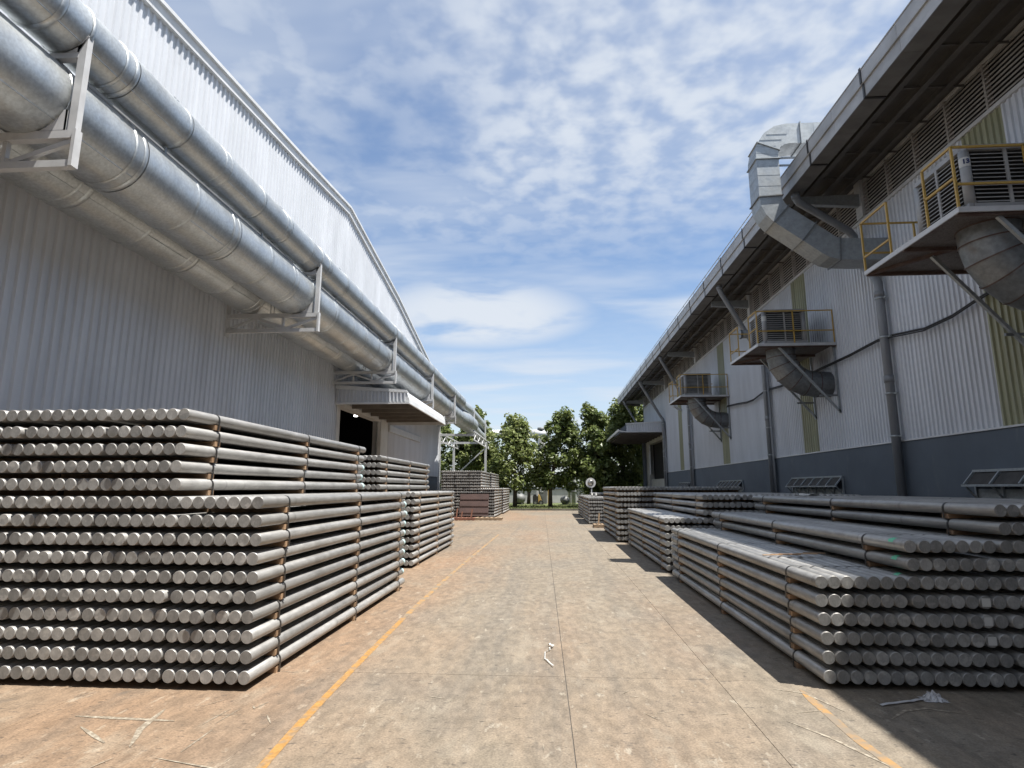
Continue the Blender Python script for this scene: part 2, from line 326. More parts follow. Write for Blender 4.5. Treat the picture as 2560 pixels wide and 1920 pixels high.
def strip(pts, w, z, mat, name, parent, taper=True, jag=.12):
    """painted or scuffed streak lying on the slabs"""
    global nstrip
    nstrip += 1; z = .0022 + nstrip * .00006                         # each a hair above the last, so crossings never share a plane
    b = MB(); P = [Vector((*p, 0)) for p in pts]; Q = []
    for i in range(len(P) - 1):
        n = max(2, int((P[i + 1] - P[i]).length / .12))
        for k in range(n): Q.append(P[i].lerp(P[i + 1], k / n))
    Q.append(P[-1]); vs_ = []
    for i, q in enumerate(Q):
        d = (Q[min(i + 1, len(Q) - 1)] - Q[max(i - 1, 0)]).normalized(); nn = Vector((-d.y, d.x, 0))
        t = min(i, len(Q) - 1 - i) / 2; ww = w / 2 * (min(1, .25 + t) if taper else 1)
        for sgn in (-1, 1):
            p = q + nn * sgn * ww * (1 + rnd.uniform(-jag, jag)); vs_.append((p.x, p.y, z))
    b.add(vs_, [(2 * i, 2 * i + 1, 2 * i + 3, 2 * i + 2) for i in range(len(Q) - 1)])
    return b.build(name, M[mat], parent)
strip([(-1.62, 2.6), (-1.70, 3.62), (-1.75, 4.29), (-1.80, 5.57), (-1.86, 7.6)], .064, .0055, 'yellow_line', 'yellow_line', yard, False, .06)
strip([(-1.86, 7.6), (-1.90, 10.2), (-1.90, 14), (-1.85, 21)], .07, .0055, 'faint_line', 'yellow_line', yard)
strip([(1.98, 5.2), (1.95, 4.3), (1.98, 3.8), (2.0, 3.0)], .07, .0055, 'faint_line', 'yellow_line', yard)
for pts, w in (([(-3.4, 4.29), (-2.64, 4.25)], .04), ([(-2.85, 4.46), (-2.78, 4.1), (-2.66, 3.84)], .045), ([(-3.21, 4.11), (-2.86, 3.88)], .04),
               ([(-2.37, 4.5), (-2.41, 4.2)], .012), ([(-2.3, 4.52), (-2.33, 4.22)], .010), ([(-2.45, 4.36), (-2.24, 4.4)], .010), ([(-2.29, 4.13), (-2.29, 3.78)], .018),
               ([(-2.24, 4.57), (-2.19, 4.50)], .018), ([(-2.16, 4.65), (-2.2, 4.52)], .018), ([(-1.3, 4.24), (-1.32, 4.36)], .014), ([(.65, 4.61), (.73, 4.49)], .012),
               ([(1.62, 4.53), (1.80, 4.25), (1.95, 3.88)], .026), ([(1.76, 5.2), (1.98, 5.11), (2.11, 4.73)], .022), ([(1.74, 4.69), (1.96, 4.75)], .014),
               ([(2.37, 4.62), (2.55, 4.78), (2.73, 4.84), (2.99, 4.73)], .03), ([(-1.6, 3.5), (-2.4, 3.7)], .014), ([(-2.05, 4.4), (-1.95, 4.25)], .02)):
    strip(pts, w, .0045, 'chalk', 'scuff_mark', yard)
for k in range(70):
    x = rnd.uniform(-4.2, 2.3); y = rnd.uniform(3.2, 12) if k < 50 else rnd.uniform(12, 24); a = rnd.uniform(-.5, .5) + (.0 if rnd.random() < .6 else 1.4); l = rnd.uniform(.03, .16) * (1 + y * .06)
    strip([(x, y), (x + l * cos(a), y + l * sin(a))], rnd.uniform(.004, .012), .0035, 'chalk', 'scuff_mark', yard)

# kerb and lawn at the end of the yard
kerb = tag(bpy.data.objects.new('kerb', None), 'low stone kerb between the yard and the lawn', None, None, 'structure'); COL.objects.link(kerb)
for i in range(20):
    b = MB(); x = -9 + i; b.box(x + .006, x + .994, 43.02, 43.22, -.02, .13 + rnd.uniform(-.006, .006)); b.build('kerb_stone', M['kerb'], kerb)
b = MB(); b.box(-30, 40, 43.23, 60, -.02, .09); lawn = tag(b.build('lawn', M['lawn']), 'green lawn strip beyond the kerb', None, None, 'structure')
b = MB()
for k in range(9000):
    x = rnd.uniform(-9, 9); y = 43.26 + rnd.random() ** 1.5 * 9; h = rnd.uniform(.05, .16); a = rnd.uniform(0, pi); w = .03
    lx, ly = rnd.uniform(-.05, .05), rnd.uniform(-.05, .05)
    b.add([(x - w * cos(a), y - w * sin(a), .088), (x + w * cos(a), y + w * sin(a), .088), (x + lx, y + ly, .09 + h)], [(0, 1, 2)])
tag(b.build('grass', M['grass']), 'short grass growing on the lawn beyond the kerb', 'grass', None, 'stuff')

# ------------------------------------------------------------------ corrugated cladding
def corrugated(b, X, y0, y1, zb, zt, face=1, pitch=.1667, depth=.034, mi=0, axis='y'):
    """vertical trapezoid ribs; zb/zt are functions of y; face=+1 faces +X"""
    n = max(1, round((y1 - y0) / pitch)); p = (y1 - y0) / n; prof = []
    for i in range(n):
        for t, d in ((0, 0), (.50, 0), (.60, 1), (.90, 1)): prof.append((y0 + (i + t) * p, d * depth))
    prof.append((y1, 0)); vs_ = []
    for y, d in prof:
        x = X + face * d
        if axis == 'y': vs_ += [(x, y, zb(y)), (x, y, zt(y))]
        else: vs_ += [(y, X + face * d, zb(y)), (y, X + face * d, zt(y))]
    fs = []
    for i in range(len(prof) - 1):
        q = (2 * i, 2 * i + 2, 2 * i + 3, 2 * i + 1); fs.append(q if face > 0 else tuple(reversed(q)))
    b.add(vs_, fs, mi)

# ------------------------------------------------------------------ left hall
ROOF = [(-9, 8.65), (8.75, 10.32), (14.92, 10.95), (19.1, 11.42), (25.9, 10.38), (34.17, 8.62), (37.25, 7.95)]
def roofz(y):
    for (a, za), (c, zc_) in zip(ROOF, ROOF[1:]):
        if y <= c: return za + (zc_ - za) * (y - a) / (c - a)
    return ROOF[-1][1]
lh = thing('factory_hall', 'white corrugated factory hall on the left with a sloping gabled roof edge', 'building', (XL, 15, 0)); P = PT(lh)
b = MB(); b.box(-7.5, XL - .03, -9, 19.25, 0, 2.3); b.box(-7.5, XL - .03, 25.2, 37.2, 0, 2.3); P.put(b, 'base_wall', M['base_wall'])
D0, D1, DT = 19.3, 24.15, 4.36
y = -8.7
while y < 37.1:
    y1 = min(y + 1.0, 37.2)
    zb = (lambda q: DT + .1) if (y1 > 19.4 and y < 24.9) else (lambda q: 2.28)
    b = MB(); corrugated(b, XL + rnd.uniform(-.004, .004), y + .006, y1 - .006, zb, lambda q: roofz(q) - .12, 1); P.put(b, 'cladding_sheet', M['white_sheet']); y = y1
b = MB(); b.box(-40, XR - .3, -30, -9.2, 0, 9.6); P.put(b, 'unseen_sky_blocker', M['grey_wall'])  # added block behind the camera, unseen; keeps open sky off the stack fronts
# fascia along the roof edge, in lengths
b = MB()
for (a, za), (c, zc_) in zip(ROOF, ROOF[1:]):
    n = max(1, round((c - a) / 3))
    for i in range(n):
        ya, yb = a + (c - a) * i / n + .003, a + (c - a) * (i + 1) / n - .003; z0, z1 = roofz(ya), roofz(yb)
        b = MB()
        for x0, x1, d0, d1 in ((XL - .02, XL + .10, -.16, .06), (XL - .02, XL + .16, .061, .14)):
            b.add([(x0, ya, z0 + d0), (x1, ya, z0 + d0), (x1, yb, z1 + d0), (x0, yb, z1 + d0), (x0, ya, z0 + d1), (x1, ya, z0 + d1), (x1, yb, z1 + d1), (x0, yb, z1 + d1)],
                  [(0, 3, 2, 1), (4, 5, 6, 7), (0, 1, 5, 4), (1, 2, 6, 5), (2, 3, 7, 6), (3, 0, 4, 7)])
        P.put(b, 'roof_flashing', M['white_trim'])
b = MB()
for (a, za), (c, zc_) in zip(ROOF, ROOF[1:]):
    b.add([(XL - .021, a, za + .05), (XL - .021, c, zc_ + .05), (-40, c, zc_ + .05), (-40, a, za + .05)], [(0, 1, 2, 3)])
P.put(b, 'roof', M['white_trim'])
b = MB(); b.box(-40, XL - .04, 37.0, 37.2, 0, 7.9); b.box(-40, XL - .04, -9, -8.8, 0, 8.6); P.put(b, 'end_wall', M['white_sheet'])
b = MB(); b.box(XL - .03, XL + .09, 37.12, 37.24, 0, 7.85); P.put(b, 'corner_trim', M['white_trim'])
# door opening: dark room behind it, frame, post
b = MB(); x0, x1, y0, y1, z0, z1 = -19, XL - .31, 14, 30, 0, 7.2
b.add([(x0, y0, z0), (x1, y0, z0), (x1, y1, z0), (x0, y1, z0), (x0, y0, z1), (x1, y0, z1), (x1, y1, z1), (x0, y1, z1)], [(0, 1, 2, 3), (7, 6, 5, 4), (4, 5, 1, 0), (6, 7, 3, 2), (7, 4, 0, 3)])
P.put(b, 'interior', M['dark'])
b = MB(); b.box(XL - .3, XL + .05, 19.02, 19.33, 0, DT); P.put(b, 'door_jamb', M['white_trim'])
b = MB(); b.box(XL - .3, XL + .06, 24.15, 25.2, 0, DT + .1); P.put(b, 'door_pillar', M['white_trim'])
b = MB(); b.box(XL - .3, XL + .04, 19.0, 25.2, DT, DT + .14); P.put(b, 'door_header', M['white_trim'])
b = MB(); b.box(XL - .12, XL - .06, 24.02, 24.14, 2.3, 4.3); P.put(b, 'door_track', M['galv'])
b = MB(); b.tube([(-9.5, 27.8, 5.04), (-9.5, 27.8, 5.12)], .09, 12)
lampo = P.put(b, 'ceiling_lamp', M['lamp'])
# canopy over the door
CY0, CY1, CXo = 18.84, 25.44, -4.66
b = MB(); zt0, zb0 = 4.95, 4.36
can = P.put((lambda q: (q.add([(XL + .05, CY0 + .1, zt0 - .01), (CXo - .1, CY0 + .1, 4.70), (CXo - .1, CY1, 4.70), (XL + .05, CY1, zt0 - .01)], [(0, 1, 2, 3), (3, 2, 1, 0)]), q)[1])(MB()), 'canopy', M['white_sheet'])
b = MB(); corrugated(b, CY0, XL + .06, CXo - .12, lambda q: zb0 + .05, lambda q: 4.86 - .14 * (q - XL) / 2.5, -1, .125, .05, 0, 'x'); P.put(b, 'end_sheet', M['white_sheet'], can)
b = MB(); b.add([(x, y, z) for y in (CY0 - .05, CY0 + .03) for x, z in ((XL + .05, 4.86), (CXo - .02, 4.70), (CXo - .1, 4.80), (XL + .05, 4.99))], [(0, 1, 2, 3), (7, 6, 5, 4), (0, 4, 5, 1), (1, 5, 6, 2), (2, 6, 7, 3), (3, 7, 4, 0)])
P.put(b, 'top_flashing', M['white_trim'], can)
b = MB(); b.box(XL + .05, CXo, CY0 - .045, CY0 + .02, zb0 - .02, zb0 + .05); P.put(b, 'bottom_flashing', M['white_trim'], can)
b = MB(); b.prism([(CXo - .14, 4.44), (CXo - .01, 4.33), (CXo + .02, 4.35), (CXo + .0, 4.52), (CXo - .12, 4.76), (CXo - .17, 4.76)], 'y', CY0 - .03, CY1 + .03); P.put(b, 'front_flashing', M['white_trim'], can)
b = MB(); b.box(XL + .05, CXo, CY1 - .04, CY1, zb0 - .02, 4.72); P.put(b, 'far_flashing', M['white_trim'], can)
for i in range(6):
    b = MB(); yy = CY0 + .5 + i * 1.12; b.add([(XL + .05, yy, 4.42), (CXo - .15, yy, 4.42), (CXo - .15, yy, 4.66), (XL + .05, yy, 4.86), (XL + .05, yy + .07, 4.42), (CXo - .15, yy + .07, 4.42), (CXo - .15, yy + .07, 4.66), (XL + .05, yy + .07, 4.86)],
          [(0, 1, 2, 3), (7, 6, 5, 4), (0, 4, 5, 1), (1, 5, 6, 2), (2, 6, 7, 3), (3, 7, 4, 0)]); P.put(b, 'canopy_rib', M['canopy_under'], can)
b = MB(); b.box(XL + .06, CXo - .16, CY0 + .1, CY1 - .06, 4.60, 4.64); P.put(b, 'ceiling_panel', M['canopy_under'], can)
b = MB(); b.box(XL + .04, XL + .12, 25.25, 31.5, 4.05, 4.33); P.put(b, 'sill_trim', M['white_steel'])

# ------------------------------------------------------------------ air ducts along the left hall
BRY = [-1.3, 5.45, 12.15, 18.65, 24.9, 30.9, 38.9]
def ring(b, c, r0, w, d, n=40, mi=0):
    """band standing proud of a duct running along d"""
    c = Vector(c); d = Vector(d).normalized(); b.tube([c - d * w / 2, c - d * w / 4, c + d * w / 4, c + d * w / 2], [r0, r0 + .011, r0 + .011, r0], n, mi, False)
def long_duct(label, cx_, cz, r, y0, y1, step, extra, n=40):
    d = thing('air_duct', label, 'duct', (cx_, y0, cz), 'round steel ducts along the left hall'); P = PT(d)
    y = y0; k = 0
    while y < y1 - .1:
        e = min(y + step, y1); b = MB(); w1 = rnd.uniform(-.004, .004)
        b.tube([(cx_, y, cz), (cx_, y + .05, cz), (cx_, e - .05, cz), (cx_, e, cz)], [r + w1, r + w1, r + w1, r + w1 - .003], n, 0, False)
        b.bar((cx_ + r * .72, y, cz - r * .69), (cx_ + r * .72, e, cz - r * .69), .008, .008)
        P.put(b, 'duct_section', M['galv']); b = MB(); ring(b, (cx_, e - .05, cz), r, .07, (0, 1, 0), n)
        if k % 2 == 0: ring(b, (cx_, e - .22, cz), r, .05, (0, 1, 0), n)
        P.put(b, 'seam_band', M['galv'])
        if k % 3 == 1:
            b = MB(); b.box(cx_ + .05, cx_ + .09, e - .07, e - .03, cz + r, cz + r + .07); b.box(cx_ + .05, cx_ + .09, e - .14, e - .10, cz + r, cz + r + .07); P.put(b, 'clamp_bolt', M['galv_matte'])
        y = e; k += 1
    for pts, rr in extra:
        rr = rr if isinstance(rr, list) else [rr] * len(pts); R_ = mitre(pts, rr, 28)
        for i in range(len(pts) - 1):
            P.put(ringseg(R_[i], R_[i + 1]), 'duct_section', M['galv'])
            P.put(seam_at(R_[i], Vector(pts[i + 1]) - Vector(pts[max(i - 1, 0)]), pts[i], .012, .02), 'seam_band', M['galv'])
    return d
long_duct('largest of the three round galvanised ducts, resting low on the wall brackets', -5.70, 5.88, .485, -1.5, 35.2, 1.17,
          [([(-5.70, 35.2, 5.88), (-5.62, 36.4, 5.86), (-5.5, 37.3, 5.84), (-5.5, 39.6, 5.82), (-5.6, 40.6, 5.8), (-5.7, 46, 5.75), (-5.7, 50, 5.75)], [.485, .53, .56, .56, .42, .38, .38])])
long_duct('upper slim round duct carried on the top arms of the wall brackets', -5.40, 6.71, .33, -1.5, 34.5, 1.1,
          [([(-5.4, 34.5, 6.71), (-5.58, 36, 6.75), (-5.45, 38, 6.70), (-5.45, 46, 6.6), (-5.6, 50, 6.5)], [.33, .33, .33, .30, .30])])
long_duct('lower round duct tucked against the hall wall behind the largest duct', -6.68, 5.88, .465, -1.5, 35.5, 1.23,
          [([(-6.68, 35.5, 5.88), (-6.8, 36.3, 5.86), (-7.3, 36.8, 5.86)], .44)])
# thin tray clipped between the brackets
for i in range(len(BRY) - 2):
    a, c = BRY[i] + .35, BRY[i + 1] - .75
    t = thing('cable_tray', 'thin pale tray on the largest duct, ' + ('over the left end of the nearest stack', 'between the two nearest wall brackets', 'between the second and third wall brackets', 'above the door canopy', 'just past the door canopy')[i], 'cable tray', (-5.44, a, 6.31), 'cable trays on the large duct')
    b = MB(); b.tube([(0, 0, 0), (0, c - a, 0)], .035, 8); b.build('tray', M['white_steel'], t)
    for q in (.25, .75):
        b = MB(); b.box(-.03, .05, (c - a) * q, (c - a) * q + .04, -.06, .06); b.build('clip', M['galv_matte'], t)
# brackets
def bracket(y, label):
    t = thing('duct_bracket', label, 'bracket', (XL, y, 5.0), 'steel wall brackets under the ducts'); P = PT(t)
    zs, zl, xo = 5.42, 5.03, -5.10
    b = MB(); b.bar((XL + .03, y, zs - .05), (xo - .012, y, zs - .05), .09, .09); P.put(b, 'top_beam', M['white_steel'])
    b = MB(); b.bar((XL + .03, y, zl), (xo - .012, y, zl), .08, .08); P.put(b, 'bottom_beam', M['white_steel'])
    L_ = xo - XL; pts = [(XL + .05, zl + .05), (XL + L_ * .33, zs - .1), (XL + L_ * .66, zl + .05), (xo - .02, zs - .11)]
    for a, c in zip(pts, pts[1:]):
        b = MB(); b.bar((a[0], y, a[1]), (c[0], y, c[1]), .045, .055); P.put(b, 'brace', M['white_steel'])
    for q in (.33, .62):
        b = MB(); b.bar((XL + L_ * q, y - .002, zl + .04), (XL + L_ * q, y - .002, zs - .1), .05, .05); P.put(b, 'strut', M['white_steel'])
    b = MB(); b.box(XL + .005, XL + .035, y - .09, y + .09, zl - .12, 5.85); P.put(b, 'wall_plate', M['white_steel'])
    b = MB(); b.bar((xo - .045, y, zs - .005), (xo - .045, y, 6.83), .075, .09); b.box(xo - .01, xo + .03, y - .06, y + .03, zl - .04, zs); P.put(b, 'post', M['white_steel'])
    # arm and saddle of the upper duct
    b = MB(); b.bar((-5.95, y, 6.34), (xo - .085, y, 6.34), .08, .07)
    P.put(b, 'upper_arm', M['white_steel'])
    def saddle(cx_, cz, r, xe, z0):
        s_ = []; n = 9
        for k in range(n): a = -pi / 2 + k / (n - 1) * (pi / 2 - .45); s_.append((cx_ + (r + .012) * cos(a), cz + (r + .012) * sin(a)))
        poly = [(cx_, z0)] + s_ + [(xe, s_[-1][1]), (xe, z0)]
        bb = MB(); bb.prism(poly, 'y', y - .045, y - .03); bb.box(xe - .012, xe, y - .045, y + .05, z0, s_[-1][1]); return bb
    P.put(saddle(-5.40, 6.71, .33, xo - .088, 6.375), 'upper_saddle', M['white_steel'])
    P.put(saddle(-5.70, 5.88, .485, -5.22, zs), 'saddle', M['white_steel'])
    b = MB(); ring(b, (-5.70, y, 5.88), .487, .05, (0, 1, 0)); ring(b, (-5.40, y, 6.71), .332, .05, (0, 1, 0)); P.put(b, 'duct_clamp', M['galv'])
    b = MB(); b.tube([(-6.12, y, zs), (-6.12, y, zs + .32)], .012, 6); b.tube([(-6.2, y, zs), (-6.2, y, zs + .3)], .012, 6); P.put(b, 'hanger_rod', M['galv'])
LB = ['outside the left edge', 'nearest the camera at the top left corner', 'above the middle of the nearest billet stack',
      'above the near end of the door canopy', 'above the far end of the door canopy', 'last one on the wall before its far corner']
for y, l in zip(BRY[:6], LB):
    if y > 0: bracket(y, 'pale steel truss bracket, ' + l)
# support tower past the corner
t = thing('pipe_support_tower', 'pale steel support tower under the ducts past the far corner of the left hall', 'steel tower', (-6, 42, 0)); P = PT(t)
for (x, y) in ((-5.1, 45.6), (-7.6, 45.6), (-7.6, 39.6), (-5.1, 39.6)):
    if (x, y) == (-5.1, 39.6): continue
    b = MB(); b.bar((x, y, 0), (x, y, 5.0), .16); P.put(b, 'column', M['white_steel'])
for y in (38.6, 45.6):
    b = MB(); b.bar((-9.2, y, 5.08), (-5.05, y, 5.08), .14, .16); P.put(b, 'beam', M['white_steel'])
for x in (-5.1, -7.6):
    b = MB(); b.bar((x, 38.5, 5.30), (x, 48.5, 5.30), .08); b.bar((x, 38.5, 4.75), (x, 48.5, 4.75), .08)
    for i in range(9): b.bar((x, 38.7 + i * 1.1, 5.28 if i % 2 else 4.77), (x, 39.8 + i * 1.1, 4.77 if i % 2 else 5.28), .05)
    P.put(b, 'truss', M['white_steel'])
for a, c in (((-7.6, 45.6, 2.4), (-5.1, 45.6, 4.7)), ((-7.6, 45.6, 2.7), (-5.1, 45.6, .4)), ((-7.6, 45.6, 2.6), (-5.1, 45.6, 2.6))):
    b = MB(); b.bar(a, c, .09); P.put(b, 'brace', M['white_steel'])
for y in (38.9, 45.7):
    b = MB(); b.bar((-5.14, y, 5.35), (-5.14, y, 6.9), .09); P.put(b, 'post', M['white_steel'])

# ------------------------------------------------------------------ right hall
rh = thing('factory_hall', 'right factory hall with wide dark eaves, louvers and a slate blue base', 'building', (XR, 18, 0)); P = PT(rh)
YR0, YR1, BT, LBZ, LTZ = -7.0, 45.4, 2.53, 7.65, 8.47
b = MB(); b.box(XR - .05, XR + .3, YR0, 37.2, 0, BT); P.put(b, 'base_wall', M['base_wall'])
b = MB(); b.box(XR - .075, XR - .0, YR0, 37.2, BT, BT + .03); P.put(b, 'drip_flashing', M['white_trim'])
greens = [(.85, 1.75), (8.84, 9.74), (16.17, 17.1), (24.1, 25.0), (32.3, 33.2), (39.9, 40.1)]
y = YR0
def nxt(y):
    for a, c in greens[:5]:
        if abs(y - a) < .02: return c, True
        if y < a < y + 1.45: return a, False
    return min(y + 1.0, YR1), False
while y < YR1 - .02:
    y1, gr = nxt(y); b = MB(); zb = (lambda q: 5.05) if (y > 36.9 and y1 <= 44.1) else (lambda q: BT + .028)
    corrugated(b, XR + rnd.uniform(-.003, .003) - (0 if not gr else .01), y + .003, y1 - .003, zb, lambda q: LBZ, -1, .125, .030)
    P.put(b, 'cladding_sheet', M['green_sheet'] if gr else M['white_sheet'], label='yellow green translucent sheet' if gr else None); y = y1
# dark room behind door and louvers
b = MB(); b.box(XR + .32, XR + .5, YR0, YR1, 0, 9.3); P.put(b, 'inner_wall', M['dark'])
b = MB(); b.box(XR, 26, YR1 - .2, YR1, 0, 8.7); b.box(XR, 26, YR0 - .2, YR0 - .01, 0, 8.7); P.put(b, 'end_wall', M['white_sheet'])
# louver band: frame bays between the columns, blades inside each
cols = [-2.75, 5.1, 12.95, 20.6, 28.6, 36.5, 44.9]
for yc in cols:
    b = MB(); b.box(XR - .10, XR + .06, yc - .13, yc + .13, LBZ, LTZ + .15); P.put(b, 'column_cover', M['white_steel'])
b = MB(); b.box(XR - .06, XR + .05, YR0, YR1, LBZ - .07, LBZ); b.box(XR - .05, XR + .05, YR0, YR1, LTZ, LTZ + .05); P.put(b, 'louver_rail', M['white_steel'])
for a, c in zip(cols, cols[1:]):
    n = 8; w = (c - a - .26) / n
    for i in range(n):
        ya = a + .13 + i * w; b = MB(); b.box(XR - .055, XR + .04, ya, ya + .045, LBZ, LTZ)
        fr = P.put(b, 'louver_panel', M['louver']); nb = 10
        def blade(q, k):
            z = LBZ + .035 + k * (LTZ - LBZ - .03) / nb; e = .001
            q.add([(x, yy, zz) for yy in (ya + .046, ya + w - e) for x, zz in ((XR - .052, z), (XR - .052, z + .030), (XR + .015, z + .058), (XR + .015, z + .050), (XR - .044, z + .022), (XR - .044, z))],
                  [(0, 1, 2, 3, 4, 5), (11, 10, 9, 8, 7, 6)] + [(i_, 6 + i_, 6 + (i_ + 1) % 6, (i_ + 1) % 6) for i_ in range(6)])
        if 5.5 < ya < 13.5:
            for k in range(nb): q = MB(); blade(q, k); P.put(q, 'blade', M['louver'], fr)
        else:
            q = MB()
            for k in range(nb): blade(q, k)
            o = P.put(q, 'blades', M['louver'], fr); o['kind'] = 'stuff'
# roof, soffit, purlins, rafters, gutter
EX = 5.4; YE0, YE1 = -7.5, 46.6
b = MB(); b.add([(EX + .08, YE0, 8.72), (EX + .08, YE1, 8.72), (26, YE1, 10.4), (26, YE0, 10.4)], [(3, 2, 1, 0)]); b.box(EX + .05, EX + .12, YE0, YE1, 8.66, 8.71); P.put(b, 'roof', M['white_sheet'])
y = YE0; k = 0
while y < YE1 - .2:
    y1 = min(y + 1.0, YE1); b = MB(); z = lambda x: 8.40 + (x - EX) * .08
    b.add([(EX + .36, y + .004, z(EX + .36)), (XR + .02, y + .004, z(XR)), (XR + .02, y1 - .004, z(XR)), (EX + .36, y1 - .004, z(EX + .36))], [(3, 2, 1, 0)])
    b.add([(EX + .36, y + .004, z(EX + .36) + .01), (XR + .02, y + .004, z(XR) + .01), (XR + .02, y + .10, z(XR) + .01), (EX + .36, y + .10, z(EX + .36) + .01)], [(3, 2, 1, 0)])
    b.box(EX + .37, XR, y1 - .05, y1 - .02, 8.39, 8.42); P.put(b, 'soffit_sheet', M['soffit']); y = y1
for x in (5.98, 6.42, 6.86):
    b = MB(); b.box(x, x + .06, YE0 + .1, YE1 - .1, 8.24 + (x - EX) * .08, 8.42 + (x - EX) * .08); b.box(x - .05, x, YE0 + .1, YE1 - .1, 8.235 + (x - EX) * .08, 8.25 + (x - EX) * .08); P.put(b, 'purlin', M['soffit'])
for yc in cols + [46.3]:
    b = MB(); b.add([(EX + .42, yy, zz) if xx == 0 else (XR - .1, yy, zz) for yy in (yc - .06, yc + .06) for xx, zz in ((0, 8.02), (1, 7.93), (1, 8.22), (0, 8.20))],
                    [(0, 1, 2, 3), (7, 6, 5, 4), (0, 4, 5, 1), (1, 5, 6, 2), (2, 6, 7, 3), (3, 7, 4, 0)])
    P.put(b, 'rafter', M['galv_matte'] if yc != 46.3 else M['soffit'])
y = YE0; k = 0
while y < YE1 - .1:
    y1 = min(y + 1.05, YE1); b = MB()
    gz0, gz1 = 8.15, 8.64; a_, c_ = y + .003, y1 - .003
    b.box(EX, EX + .012, a_, c_, gz0, 8.385); b.box(EX - .035, EX - .022, a_, c_, 8.41, gz1)        # two fascia bands
    b.box(EX - .034, EX + .01, a_, c_, 8.386, 8.409); 
    b.box(EX - .045, EX + .02, a_, c_, gz1 + .001, gz1 + .022)
    gt = P.put(b, 'gutter', M['gutter'])
    b = MB(); b.box(EX + .001, EX + .33, a_, c_, gz0 - .012, gz0 - .001); b.box(EX + .331, EX + .343, a_, c_, gz0 - .01, 8.42); P.put(b, 'gutter_base', M['gutter_base'], gt)
    if k % 2 == 0:
        b = MB(); b.box(EX - .05, EX - .036, y - .03, y + .02, 8.40, gz1 + .05); b.box(EX - .016, EX - .003, y - .03, y + .02, gz0 - .03, 8.405); b.box(EX - .016, EX + .33, y - .025, y + .015, gz0 - .035, gz0 - .014); P.put(b, 'gutter_clip', M['strap'], gt)
    y = y1; k += 1
b = MB(); b.tube([(EX - .03, 14.5, 8.78), (EX - .03, YE1 - .5, 8.78)], .014, 6)
for i in range(20): b.bar((EX - .03, 14.6 + i * 1.65, 8.64), (EX - .03, 14.6 + i * 1.65, 8.79), .02)
P.put(b, 'lifeline_rail', M['galv_matte'])
b = MB(); b.add([(x, yy, z) for yy in (YE1, YE1 + .05) for x, z in ((EX - .04, 8.16), (EX + .35, 8.10), (12, 9.0), (12, 9.3), (EX - .04, 8.70))], [(0, 1, 2, 3, 4), (9, 8, 7, 6, 5), (0, 5, 6, 1), (1, 6, 7, 2), (3, 8, 9, 4), (4, 9, 5, 0)])
P.put(b, 'gable_flashing', M['gutter'])
# downpipes
for i, (yp, yo, r) in enumerate(((4.9, 4.2, .085), (12.78, 12.2, .085), (19.35, 18.7, .08), (30.1, 29.2, .08), (36.95, 36.1, .09), (45.2, 44.3, .08))):
    x = XR - .17; dp_ = MB(); pts = [(EX + .17, yo, 8.16), (EX + .17, yo, 8.02), (EX + .24, yo + .03, 7.86)]
    pts += [(x - .12, yp - .02, 5.98), (x - .02, yp, 5.86), (x, yp, 5.70), (x, yp, 0)] if i != 5 else [(x - .1, yp, 5.9), (x, yp, 5.7), (x, yp, 0)]
    if i == 1: pts = [(5.57, 12.6, 8.16), (5.57, 12.6, 8.03), (5.64, 12.63, 7.93), (6.85, 13.0, 7.38), (6.98, 13.06, 7.26), (7.0, 13.08, 7.1), (7.0, 13.08, 6.78), (7.01, 13.0, 6.6), (7.03, 12.52, 6.1), (7.03, 12.42, 5.92), (7.03, 12.42, 5.7), (7.03, 12.42, 0)]; yo = 12.6; yp = 12.42
    dp_.tube(pts, r, 14); d = P.put(dp_, 'downpipe', M['downpipe'])
    b = MB(); b.tube([(EX + .17, yo, 8.10), (EX + .17, yo, 8.0)], r + .012, 14); b.tube([(x, yp, 5.72), (x, yp, 5.62)], r + .013, 14); b.tube([(x, yp, 3.9), (x, yp, 3.75)], r + .01, 14); P.put(b, 'pipe_collar', M['downpipe'], d)
    for z in (5.55, 4.7, 3.5, 2.62):
        b = MB(); b.tube([(x, yp, z), (x, yp, z + .04)], r + .012, 14); b.box(x, XR, yp + r, yp + r + .02, z, z + .035); b.box(x + .01, x + .05, yp - r - .10, yp - r, z, z + .03); P.put(b, 'pipe_clip', M['galv_matte'], d)
    if i in (2, 3, 4):
        b = MB(); b.tube([(x + .03, yp - r - .05, 5.6), (x + .03, yp - r - .05, 0)], .025, 8); b.tube([(x + .03, yp - r - .12, 5.3), (x + .03, yp - r - .12, 0)], .018, 8); P.put(b, 'conduit', M['downpipe'], d)
